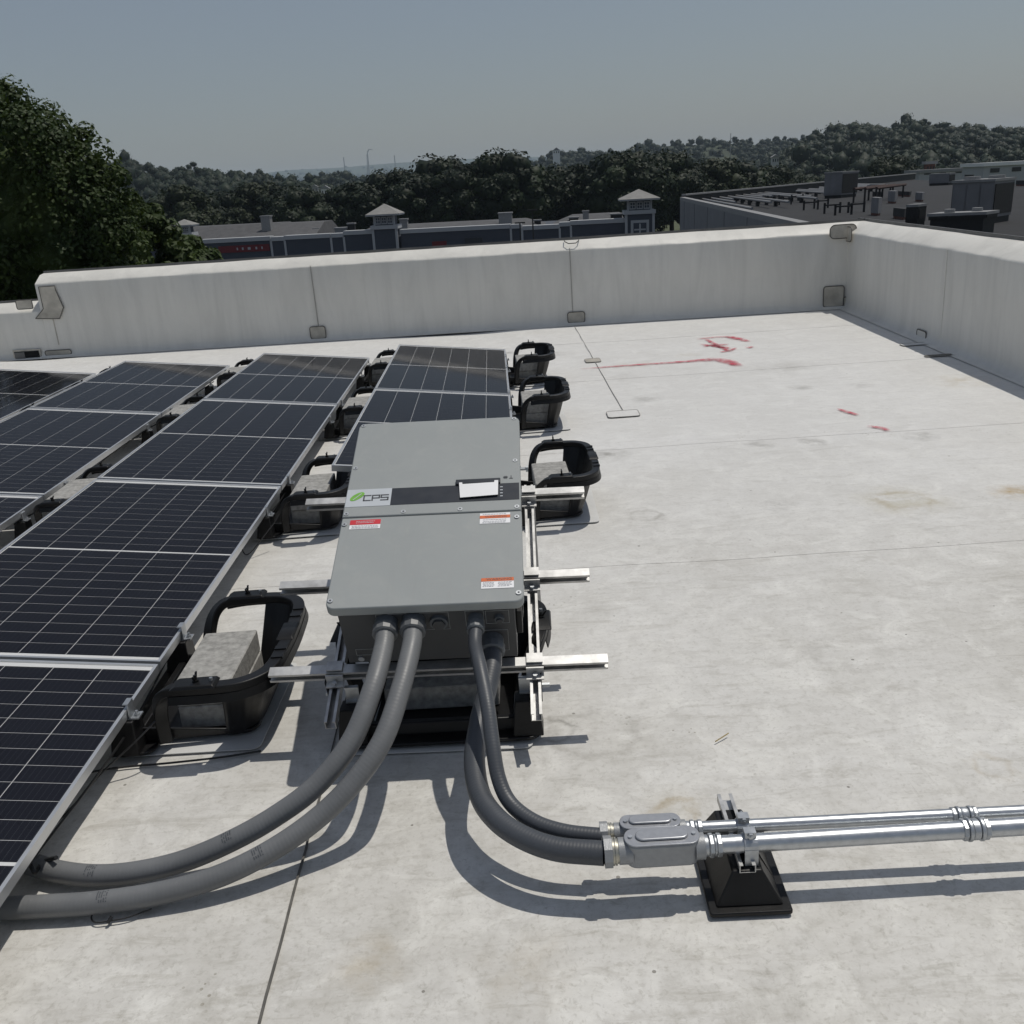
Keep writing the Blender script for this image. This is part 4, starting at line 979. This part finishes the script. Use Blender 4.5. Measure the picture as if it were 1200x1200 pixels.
# ---- wooded hills
def hill(name, label, pts, D0, D1, n, seed, crown=(4.5,7.5), q=70, ls=.09, nb=5, mat='leaff'):
    # pts: photo x, y along the ridge; canopy between D0 (foot) and D1 (ridge)
    rg = np.random.default_rng(seed); ridge = [to_town(at(x, y, D1)) for x, y in pts]
    xs = np.array([p.x/p.y for p in ridge]); zs = np.array([p.z for p in ridge])
    tmpl = []
    for j in range(6):
        cs, rs = crown_points(np.random.default_rng(seed*7+j), .75, .62, nb, .45); Q = leaf_cloud(cs, [r*1.10 for r in rs], [max(3,q//nb)]*nb, ls, .8, seed*9+j)
        tmpl.append((Q, blob_tris(cs, [r*.86 for r in rs], seed*5+j, 1, .10, .9, .06)))
    Qs = []; Vs = []; Fs = []; nv = 0
    for i in range(n):
        s = rg.uniform(xs[0], xs[-1]); t = rg.beta(1.5,1.0); D = D0+(D1-D0)*t; zr = np.interp(s, xs, zs)
        R = crown[0]+(crown[1]-crown[0])*rg.beta(1.1,1.9); zt = GZ+(zr-R*1.15-GZ)*(t**1.25)+rg.normal()*R*.16
        a = rg.uniform(0,6.28); ca, sa = math.cos(a), math.sin(a); A = np.array([[ca,sa,0],[-sa,ca,0],[0,0,rg.choice([.8,1.0,1.2,1.55],p=[.3,.42,.24,.04])]])*R; off = np.array([s*D, D, zt+R*.25])
        Q, (bv, bf) = tmpl[i%6]; Qs.append(Q @ A+off); Vs.append(bv @ A+off); Fs.append(bf+nv); nv += len(bv)
    A = np.array(TM.to_3x3()).T
    o = link('hill_wood', mixed_mesh('hill_wood', np.concatenate(Qs) @ A, (np.concatenate(Vs) @ A, np.concatenate(Fs)), M_[mat]), None)
    tag(o, label, 'woodland', kind='stuff')
    # ground of the hill
    vs = []; m = 24; k = 8
    for i in range(m+1):
        s = xs[0]+(xs[-1]-xs[0])*i/m; zr = np.interp(s, xs, zs)
        for j in range(k+1):
            t = j/k; D = D0+(D1-D0)*t; vs.append(town(s*D, D, GZ+(zr-9-GZ)*(t**1.25)+.5))
        D = D1*1.5; vs.append(town(s*D, D, GZ-1))
    w_ = k+2
    tag(MB().add(vs, [(i*w_+j,(i+1)*w_+j,(i+1)*w_+j+1,i*w_+j+1) for i in range(m) for j in range(k+1)]).build(name, M_['hillg'], None, smooth=60), kind='structure')
M_['hillg'] = plain('hill_floor', (.035,.045,.022), .95, var=.3, scale=.02)
hill('hill', 'wooded hill at left behind the big tree', [(60,200),(130,180),(170,184),(200,195),(222,186),(260,196),(310,198),(360,206),(420,222),(470,232)], 300, 520, 520, 41, (4,9.5), 430, .062, 5)
hill('hill', 'low wooded rise in the middle distance left of centre', [(330,222),(372,200),(400,196),(440,206),(470,200),(500,208),(560,212),(640,205),(700,200)], 520, 820, 360, 42, (4.5,10.5), 170, .08, 4)
hill('hill', 'wooded ridge rising to the right behind the trees', [(600,196),(640,178),(680,172),(720,170),(760,162),(800,160),(850,158),(890,160),(930,155),(1000,158),(1100,160)], 650, 1050, 520, 43, (5,12), 170, .08, 4)
hill('hill', 'nearer wooded hill at right behind the warehouse', [(900,188),(930,166),(960,152),(1000,141),(1030,146),(1075,134),(1110,146),(1140,143),(1170,147),(1200,143),(1260,140),(1330,140)], 260, 560, 600, 44, (4,9.5), 430, .062, 5)
hill('hill', 'faint far ridge on the horizon at centre', [(250,212),(330,198),(400,195),(440,191),(470,189),(520,186),(560,184),(620,183),(700,178),(800,172)], 4200, 6600, 420, 45, (22,60), 30, .10, 3)

# ---- shopping strip
M_['siding'] = plain('slate_siding', (.055,.063,.080), .8, var=.08, scale=1); M_['trim'] = plain('white_trim', (.38,.39,.40), .7, var=.05)
M_['shingle'] = plain('shingle', (.085,.085,.088), .95, var=.18, scale=1.5); M_['shingleg'] = plain('grey_shingle', (.24,.235,.225), .95, var=.12, scale=2)
M_['signred'] = plain('sign_red', (.13,.008,.012), .6); M_['darkglass'] = plain('dark_glass', (.02,.022,.026), .2); M_['unit'] = plain('rooftop_unit', (.24,.24,.24), .6, var=.1)
M_['unitd'] = plain('unit_dark', (.014,.014,.014), .7); M_['flatroof'] = plain('dark_roofing', (.020,.020,.0215), .95, var=.2, scale=.4)
pL = to_town(at(150, 292, 108)); pR = to_town(at(768, 268, 104))
fx = Vector((pR.x-pL.x, pR.y-pL.y, 0)); FL = fx.length; ang = math.atan2(fx.y, fx.x)
mall_m = TM @ Matrix.Translation((pL.x, pL.y, GZ)) @ Matrix.Rotation(ang, 4, 'Z'); mall_i = mall_m.inverted()
def mq(px, py, dy=0):               # facade coordinates of a photo position (x along, height)
    o = Vector((0,0,HC)); d = Vector(ray(px, py)); a = mall_i @ o; b = (mall_i.to_3x3() @ d); k = (dy-a.y)/b.y; p = a+b*k; return p.x, p.z
mall = thing('shop_building', 'long low dark blue shopping strip with white trim beyond the parapet', 'building', mat=mall_m)
xe, _ = mq(735, 268); _, zt = mq(520, 270.5); zt0 = zt
MB().box(-10, xe, 0, 22, 0, zt-.35).build('wall', M_['siding'], mall)
# fascia bays, each its own height
bays = [(232,318,283.5,297),(319.5,334,282,297),(335,388,279.5,296),(389.5,403,278,294),(404,439,274.5,292),(470,598,270.5,290),(599.5,611,267.5,286),(613,655,268.5,286),(656,668,265,283),(669,733,262,281)]
for i, (x0, x1, yt, yb) in enumerate(bays):
    a, z1 = mq(x0, yt+ (-.055*(x0-(x0+x1)/2))); b, _ = mq(x1, yt); xm, z1 = mq((x0+x1)/2, yt); z0 = z1-1.75
    f = MB().box(a, b, -.35-.002*i, 1.0, z0, z1).build('fascia', M_['siding'], mall)
    MB().box(a-.05, b+.05, -.50-.002*i, 1.05, z1, z1+.42).build('trim_band', M_['trim'], f)
    MB().box(b-.03, b+.19, -.45-.002*i, .2, z0-.3, z1).build('trim_post', M_['trim'], f)
    for k in range(5): MB().box(a+.02, b-.05, -.372-.002*i, -.351-.002*i, z0+.12+k*.33, z0+.12+k*.33+.30).build('siding_board', M_['siding'], f)
    MB().box(a, b, -.9, .3, z0-.22, z0).build('soffit_edge', M_['trim'], f)
    MB().box(a+.3, b-.3, -.02-.03, -.002, .3, z0-.4).build('shop_window', M_['darkglass'], f)
a, z1 = mq(257, 287.5); b, z0 = mq(318, 295); z1 = mq(288, 287)[1]; z0 = mq(288, 295)[1]
sg = MB().box(a, b, -.47, -.38, z0, z1).build('shop_sign', M_['signred'], mall)
lt = MB(); xx = a+(b-a)*.36
for k, wd in enumerate((.22,.3,.5,.3,.22)): lt.box(xx, xx+wd*.6, -.49, -.471, z0+(z1-z0)*.32, z0+(z1-z0)*.68); xx += wd+.35
lt.build('sign_lettering', M_['trim'], sg)
for (x0,x1,y,mt) in ((507,524,286,'signred'),(545,566,282,'siding')):
    a, zc = mq(x0, y); b, _ = mq(x1, y); MB().box(a, b, -.46, -.38, zc-.28, zc+.28).build('shop_sign', M_[mt if mt == 'signred' else 'navyp'] if mt == 'signred' or 'navyp' in M_ else M_['navy'], mall)
a, zc = mq(700, 281.5); MB().tube([(a,-.40,zc),(a,-.46,zc)], .45, 14).build('shop_sign', M_['signred'], mall)
# sloping shingle roofs behind the fascia
def roofslab(x0, x1, z0, z1, y0, y1, hipl=0, hipr=0, mat='shingle'):
    MB().hexa([(x0,y0,z0),(x1,y0,z0),(x1,y1+8,z0),(x0,y1+8,z0)],[(x0+hipl,y1,z1),(x1-hipr,y1,z1),(x1-hipr,y1+4,z1),(x0+hipl,y1+4,z1)]).build('roof', M_[mat], mall)
a, _ = mq(248,276); b, _ = mq(362,276); _, za = mq(300,284); _, zb = mq(310,263,9); roofslab(a, b, za-.2, zb, 1.0, 9, 5, .3)
a, _ = mq(150,276); b, _ = mq(300,276); _, zb = mq(230,266,14); roofslab(a, b, za-.2, zb, 10, 14, 1, 1, 'shingle')
a, _ = mq(400,276); b, _ = mq(640,268); _, za = mq(520,272); _, zb = mq(520,261.5,10); roofslab(a, b, za-.3, zb, 1.2, 10, 1.5, 2.5)
a, _ = mq(640,268); b, _ = mq(738,262); _, za = mq(690,266); _, zb = mq(690,251.5,10); roofslab(a, b, za-.3, zb, 1.2, 10, 3, .3, 'shingle')
# corner towers with pyramid roofs
def tower(label, pxl, pxr, y_base, y_band, y_win, y_eave, y_peak, ov, win=True):
    a, _ = mq(pxl, y_base); b, _ = mq(pxr, y_base); xm = (pxl+pxr)/2; z = [mq(xm, y)[1] for y in (y_base, y_band, y_win, y_eave, y_peak)]
    w = b-a; d = w; o = mall_m @ Vector(((a+b)/2, -.8, 0)); t = thing('corner_tower', label, 'tower', mat=mall_m @ Matrix.Translation(((a+b)/2, -.8, 0)), group='corner towers of the shopping strip')
    h = w/2
    MB().box(-h,h,0,d,0,z[1]).build('base', M_['siding'], t)
    for sx in (-1,1): MB().box(sx*h-.13,sx*h+.13,-.08,.2,2,z[1]).build('corner_board', M_['trim'], t)
    for k in range(int((z[1]-4)/.4)): MB().box(-h+.14,h-.14,-.02,-.002,4+k*.4,4+k*.4+.37).build('siding_board', M_['siding'], t)
    MB().box(-h-.22,h+.22,-.22,d+.22,z[1],z[2]).build('cornice', M_['trim'], t)
    k_ = h*.84
    MB().box(-k_,k_,d/2-k_,d/2+k_,z[2],z[3]).build('lantern', M_['siding'], t)
    hh = z[3]-z[2]
    for c in (-1,0,1):
        x = c*k_*.62; y = d/2-k_
        f = MB().box(x-k_*.27,x+k_*.27,y-.09,y-.002,z[2]+hh*.1,z[3]-hh*.12).build('window', M_['trim'], t)
        MB().box(x-k_*.19,x+k_*.19,y-.11,y-.091,z[2]+hh*.22,z[3]-hh*.24).build('pane', M_['siding'], f)
        MB().box(x-.03,x+.03,y-.13,y-.111,z[2]+hh*.22,z[3]-hh*.24).build('mullion', M_['trim'], f); MB().box(x-k_*.19,x+k_*.19,y-.128,y-.1115,(z[2]+z[3])/2-.03,(z[2]+z[3])/2+.03).build('mullion', M_['trim'], f)
    for c in (-1,1): MB().box(c*k_-.09,c*k_+.09,d/2-k_-.06,d/2-k_+.1,z[2],z[3]).build('corner_board', M_['trim'], t)
    MB().box(-h-ov,h+ov,-ov,d+ov,z[3],z[3]+.16).build('eave', M_['trim'], t)
    MB().add([(-h-ov-.05,-ov-.05,z[3]+.16),(h+ov+.05,-ov-.05,z[3]+.16),(h+ov+.05,d+ov+.05,z[3]+.16),(-h-ov-.05,d+ov+.05,z[3]+.16),(0,d/2,z[4])],[(0,1,4),(1,2,4),(2,3,4),(3,0,4),(3,2,1,0)]).build('roof', M_['shingleg'], t)
    if win == 2:
        zc = mq(xm, 268.5)[1]
        f = MB().box(-.95,.95,-.10,-.021,zc-.95,zc+.95).build('window', M_['trim'], t); MB().box(-.68,.68,-.12,-.101,zc-.68,zc+.68).build('pane', M_['siding'], f)
        MB().box(-.08,.08,-.14,-.121,zc-.6,zc+.6).build('mullion', M_['trim'], f); MB().box(-.6,.6,-.139,-.1215,zc-.08,zc+.08).build('mullion', M_['trim'], f)
tower('left of the two corner towers with grey pyramid roof on the shopping strip', 440.5, 467.5, 290, 268, 263.5, 252.3, 238.5, .55)
tower('right corner tower with grey pyramid roof at the end of the shopping strip', 733.5, 765, 285, 250.5, 246, 234.5, 221.5, .62, 2)
tower('pale gabled tower at far left half hidden by the tree', 213, 229, 290, 276, 272, 265, 256.5, .4)
# rooftop units of the shops
for i, (x0, x1, y0, y1, dk) in enumerate(((305,317,254.5,266,0),(367,374,269,276,1),(392,407,268.5,274,0),(407,416,263,273,1),(584,600,251,262,0),(626,634,259,268,1),(667,678,256,264,1),(683,690,248.5,257,0),(716,729,252,260,1),(468,478,258,272,0))):
    dy = 6.; a, z1 = mq(x0, y0, dy); b, z0 = mq(x1, y1, dy)
    c = MB().box(a, b, dy, dy+(b-a), z0-1.2, z1)
    u = thing('rooftop_unit', ('pale' if not dk else 'dark')+' rooftop unit number '.replace('number ','')+('behind the left fascia','beside the left lamp','low flat behind the fascia left of the tower','just left of the left tower','on the roof ridge right of centre','with pale lid right of centre','on the right roof slope','highest on the right roof slope','beside the right tower','just right of the left tower')[i], 'air conditioner', mat=mall_m, group='rooftop units on the shopping strip')
    c.build('casing', M_['unitd' if dk else 'unit'], u); MB().box(a-.08, b+.08, dy-.08, dy+(b-a)+.08, z1, z1+.14).build('lid', M_['unit'], u)
# lamp posts rising in front
for i, (px, yt) in enumerate(((625.5,247),(610.5,262))):
    p = to_town(at(px, 290, 96)); tz = to_town(at(px, yt, 96)).z
    lp = thing('lamp_post', ('taller','shorter')[i]+' thin dark lamp post in front of the shops', 'lamp post', town(p.x, p.y, GZ), (0, ALPHA, 0)); H = tz-GZ
    MB().tube([(0,0,0),(0,0,H)], [.10,.06], 8).build('pole', M_['unitd'], lp); MB().box(-.5,.5,-.15,.15,H,H+.14).build('lamp_head', M_['unitd'], lp)

# ---- warehouse on the right
M_['unit2'] = plain('unit_grey', (.17,.17,.178), .6, var=.15, scale=1)
ZW = to_town(at(797, 231, 84)).z
c0 = to_town(at(797, 231, 84)); 
def on_plane(px, py, z):            # town coordinates of a photo position at town height z
    o = TM.inverted() @ Vector((0,0,HC)); d = TM.inverted().to_3x3() @ Vector(ray(px, py)); k = (z-o.z)/d.z; return o+d*k
c1 = on_plane(941, 262, ZW); c2 = on_plane(1215, 190.5, ZW)
wh = thing('warehouse', 'grey flat roofed warehouse beyond the parapet on the right', 'building', mat=TM)
M_['metalwall'] = plain('grey_metal_wall', (.17,.175,.185), .6, .1, var=.08, scale=.6); M_['brick'] = plain('brown_brick', (.12,.050,.034), .9, var=.25, scale=4)
d01 = (c1-c0); d01.z = 0; d02 = (c2-c0); d02.z = 0; e1 = d01.normalized(); e2 = d02.normalized()
far = c0+e2*90; near = c1; c3 = near+e2*70; cN = c0+e1*(d01.length+30)
def poly_box(pts, z0, z1): return MB().prism([(p.x,p.y) for p in pts], z0, z1)
ZD = ZW-.75
cq = on_plane(1260, 290, ZW); cq2 = cq+e2*60; e3 = (cq-c1); e3.z = 0; e3.normalize()
poly_box([c0+e1*.3+e2*.3, c1+e2*.3, cq, cq2, c0+e2*89], ZD-.4, ZD).build('roof_deck', M_['flatroof'], wh)
def strip(a, b, z0, z1, th, mat, name, side): 
    d = (b-a).normalized(); n = Vector((-d.y, d.x, 0))*side; return MB().prism([(p.x,p.y) for p in (a, b, b+n*th, a+n*th)], z0, z1).build(name, mat, wh)
wl = strip(c0, c1, GZ, ZW-.25, .3, M_['metalwall'], 'wall', 1)
strip(c0-e1*.1, c1, ZW-.25, ZW, .42, M_['unit'], 'coping', 1)
nn = Vector((-e1.y, e1.x, 0)); nn = nn if (nn.dot(e2) < 0) else -nn
for k in range(6):
    p = c0+e1*(d01.length*(k+.5)/6); MB().prism([((p+e1*a+nn*b).x,(p+e1*a+nn*b).y) for a,b in ((-.03,.0),(.03,.0),(.03,.025),(-.03,.025))], GZ, ZW-.26).build('wall_rib', M_['metalwall'], wl)
strip(c0+e2*.3, far, ZD, ZW+.1, .3, M_['unitd'], 'far_parapet', -1)
strip(c0+e2*.3, far, ZW+.1, ZW+.22, .42, M_['unit'], 'far_coping', -1)
bn = on_plane(1250, 268, ZW-.2)
bk = MB().prism([((c1+v).x,(c1+v).y) for v in (e3*.45, e3*60, e3*60+e2*.35, e3*.45+e2*.35)], GZ, ZW-.05).build('brick_wall', M_['brick'], wh)
# pipe racks: rows of sleepers and stands on the deck
WINV = None
n_r = 0
for k in range(20):
    if k < 10: a = c0+e2*(2.6+k*2.0)+e1*1.0; b = a+e1*min(18+10*math.sin(k*1.7), d01.length-3)
    else: a = c0+e2*(27+(k-10)*2.6)+e1*(5+2*math.sin(k*2.1)); b = a+e1*(13+4*math.sin(k*1.3))
    m = MB()
    m.tube([(a.x,a.y,ZD+.42),(b.x,b.y,ZD+.42)], .09, 8)
    L = (b-a).length
    r = thing('pipe_run', '%s long grey pipe run on the warehouse roof counted from its left wall' % ORD[k], 'pipe', mat=TM, group='pipe runs on the warehouse roof')
    m.build('pipe', M_['unit'], r)
    for q in range(int(L/4)):
        p = a+e1*(1+q*4); MB().box(p.x-.12,p.x+.12,p.y-.12,p.y+.12,ZD,ZD+.34).build('stand', M_['unitd'], r)
# steel dunnage frame
M_['rust'] = plain('rusty_steel', (.05,.026,.020), .8, var=.3)
fr_ = thing('dunnage_platform', 'rusty brown steel platform standing on the warehouse roof', 'platform', mat=TM)
A = on_plane(1000, 238, ZD); 
for i in range(3):
    p = A+e2*(i*1.4); m = MB(); q = p+e2*.0
    strip2 = MB().tube([(p.x,p.y,ZD+.95),((p+e2*9).x,(p+e2*9).y,ZD+.95)], .11, 6).build('beam', M_['rust'], fr_)
    for k in range(3): r_ = p+e2*(k*4.2)-e1*.0; MB().tube([(r_.x,r_.y,ZD),(r_.x,r_.y,ZD+.9)], .07, 6).build('post', M_['unitd'], fr_)
    A = A+e1*1.6
for k, (px, py) in enumerate(((906,232),(920,234),(934,231),(950,240),(962,238),(975,244),(988,246),(1003,243))):
    p = on_plane(px, py+6, ZD); s = thing('pipe_stand', 'small dark H shaped pipe stand on the warehouse roof, %s from left' % ORD[k], 'stand', mat=TM, group='pipe stands on the warehouse roof')
    for q in (-.45,.45): MB().box(p.x+q-.05,p.x+q+.05,p.y-.05,p.y+.05,ZD,ZD+.60).build('post', M_['unitd'], s)
    MB().box(p.x-.5,p.x+.5,p.y-.06,p.y+.06,ZD+.42,ZD+.50).build('bar', M_['unitd'], s)
for k, (px, py, w_, h_) in enumerate(((1022,228,2.2,.5),(1040,234,1.6,.8),(1052,226,3.0,.4),(1020,248,1.4,.9),(1046,252,1.8,.5),(1072,232,1.5,.6),(1130,205,3.4,.5),(1165,206,3.2,.5),(1190,214,3.0,.5),(1030,216,3.0,.4))):
    p = on_plane(px, py+4, ZD); t = thing('duct_box', 'low dark duct box among the pipes on the warehouse roof, %s of ten' % ORD[k], 'duct', mat=TM, group='low duct boxes on the warehouse roof')
    MB().prism([((p+v).x,(p+v).y) for v in (Vector((0,0,0)), e1*w_, e1*w_+e2*.7, e2*.7)], ZD+.12, ZD+h_).build('casing', M_['unit2' if k % 2 else 'unitd'], t)
    MB().prism([((p+v).x,(p+v).y) for v in (e1*.1-e2*.0, e1*(w_-.1), e1*(w_-.1)+e2*.6, e1*.1+e2*.6)], ZD, ZD+.12).build('sleeper', M_['brick'], t)
# rooftop machines
def rtu(label, px0, px1, px2, yb, yt, dk=False, fan=False, legs=False):
    b0 = on_plane(px0, yb, ZD); o = Vector((0,0,HC)); 
    D = (TM @ b0).y; w0 = to_town(at(px0, yb, D)); w1 = to_town(at(px1, yb, D)); w2 = to_town(at(px2, yb, D)); zt_ = to_town(at(px0, yt, D)).z
    t = thing('rooftop_machine', label, 'air conditioner', mat=TM, group='machines on the warehouse roof')
    W1 = w1.x-w0.x; W2 = w2.x-w1.x; z0 = ZD+(.55 if legs else .25)
    fd = Vector((W1*.8, -W1*.45, 0)); sd = Vector((W2*.75, W2*1.1, 0))
    A, B, C_, Dd = w0, w0+Vector((W1,-W1*.35,0)), None, None
    C_ = B+Vector((W2, W2*.9, 0)); Dd = A+Vector((W2, W2*.9, 0))
    pts = [(p.x,p.y) for p in (A,B,C_,Dd)]
    MB().prism(pts, z0, zt_).build('casing', M_['unitd' if dk else 'unit2'], t)
    cx = sum(p[0] for p in pts)/4; cy = sum(p[1] for p in pts)/4
    MB().prism([((x-cx)*1.05+cx,(y-cy)*1.05+cy) for x,y in pts], zt_, zt_+.10).build('lid', M_['unit'], t)
    MB().prism([((x-cx)*.94+cx,(y-cy)*.94+cy) for x,y in pts], ZD, z0).build('kerb', M_['unitd'], t)
    n = 3
    u = (B-A).normalized(); q = Vector((u.y,-u.x,0)); L = (B-A).length
    for k in range(n):
        a = A+u*(L*(k+.06)/n)+q*.004; b_ = A+u*(L*(k+.94)/n)+q*.004
        MB().prism([(p.x,p.y) for p in (a, b_, b_+q*.03, a+q*.03)], z0+.12, zt_-.1).build('panel', M_['unitd' if dk else 'unit2'], t)
    u = (C_-B).normalized(); q = Vector((u.y,-u.x,0)); L = (C_-B).length
    a = B+u*.08+q*.004; b_ = B+u*(L-.08)+q*.004
    g_ = MB().prism([(p.x,p.y) for p in (a, b_, b_+q*.03, a+q*.03)], z0+.12, zt_-.1).build('grille', M_['unitd'], t)
    if fan:
        for f in (.3,.7): p = A.lerp(C_, f); MB().tube([(p.x,p.y,zt_+.1),(p.x,p.y,zt_+.22)], min(W1,W2 if W2 > .4 else W1)*.22, 16).build('fan_ring', M_['unit'], t)
rtu('tall grey box shaped rooftop machine nearest the left of the warehouse roof', 965, 983, 1011, 233, 203.5)
rtu('large grey rooftop machine with black side at the right of the warehouse roof', 1112, 1153, 1196, 264, 215, fan=True)
rtu('small low grey rooftop machine far back on the warehouse roof', 1088, 1108, 1120, 218, 205)
rtu('narrow dark rooftop machine just above the right parapet', 1060, 1072, 1088, 268, 243, True)
rtu('low wide dark condenser in front of the large machine on the right', 1086, 1142, 1168, 277, 254, True, True, True)
# far buildings on the right and houses in the woods
def far_box(label, px0, px1, yt, yb, D, mat, roof, gable=False, cat='building'):
    a = to_town(at(px0, yt, D)); b = to_town(at(px1, yt, D)); z0 = to_town(at(px0, yb, D)).z; t = thing('house' if gable else 'far_building', label, cat, mat=TM)
    w = b.x-a.x; z1 = min(a.z,b.z)
    MB().box(a.x,b.x,D,D+w*.7,z0-6,z1).build('wall', M_[mat], t)
    if gable: MB().add([(a.x-.3,D-.3,z1),(b.x+.3,D-.3,z1),(b.x+.3,D+w*.7,z1),(a.x-.3,D+w*.7,z1),((a.x+b.x)/2,D-.3,z1+w*.4),((a.x+b.x)/2,D+w*.7,z1+w*.4)],[(0,1,4),(2,3,5),(0,4,5,3),(1,2,5,4)]).build('roof', M_[roof], t)
    else: MB().box(a.x-.3,b.x+.3,D-.3,D+w*.7+.3,z1,z1+.5).build('roof', M_[roof], t)
    for k in range(3):
        x = a.x+w*(k+.5)/3; MB().box(x-w*.07,x+w*.07,D-.08,D-.002,z0+.3*(z1-z0),z0+.75*(z1-z0)).build('window', M_['darkglass'], t)
far_box('long pale flat building at the right edge behind the warehouse', 1154, 1230, 191, 206, 150, 'trim', 'white')
far_box('low pale building right of centre behind the warehouse roof', 1078, 1132, 200, 206, 175, 'trim', 'unit')
far_box('small red brick building behind the warehouse roof', 1086, 1096, 192, 203, 180, 'brick', 'unit')
far_box('white house among the trees on the left hillside', 376, 386, 221, 230, 285, 'white', 'unit', True, 'house')
far_box('pale house half buried in trees left of centre', 366, 372, 219, 226, 300, 'trim', 'unit', True, 'house')
far_box('pale house among the trees at right of centre', 905, 913, 184, 192, 255, 'trim', 'unit', True, 'house')
far_box('small white house high on the right ridge', 648, 656, 176, 181, 620, 'white', 'unit', True, 'house')
# masts on the far ridge
for i, (px, yt, yb) in enumerate(((404.5,184,197),(433,178,198),(463.5,182,192),(856,156,168))):
    D = 3600 if px < 800 else 640; a = to_town(at(px, yb+6, D)); z1 = to_town(at(px, yt, D)).z
    t = thing('mast', ('thin mast on the far ridge at left','taller mast with crane arm on the far ridge','short mast right of the crane on the far ridge','thin lattice mast on the right ridge')[i], 'mast', mat=TM)
    MB().tube([(a.x,a.y,a.z-20),(a.x,a.y,z1)], [2.4,1.4] if D > 1000 else [.3,.2], 6).build('pole', M_['unit'], t)
    if i == 1:
        MB().tube([(a.x,a.y,z1),(a.x+7,a.y,z1+9),(a.x+19,a.y,z1+6)], [2.2,2.0,1.4], 6).build('arm', M_['unit'], t); MB().tube([(a.x-7,a.y,a.z-20),(a.x-3,a.y,z1-7)], [1.8,1.1], 6).build('pole', M_['unit'], t)

# ---- haze
hz = MB().box(-5000,5000,-700,7200,GZ-12,150).xform(TM).build('haze', None); hz['kind'] = 'stuff'; hz['label'] = 'pale summer haze over the far hills'
n = NT('haze'); n.t.nodes.remove(n.p); pv = n.n('VolumePrincipled'); pv.inputs['Color'].default_value = (.70,.84,1.0,1); pv.inputs['Density'].default_value = .00011; pv.inputs['Anisotropy'].default_value = .1
n.l(pv.outputs[0], n.out.inputs['Volume']); hz.data.materials.append(n.m)
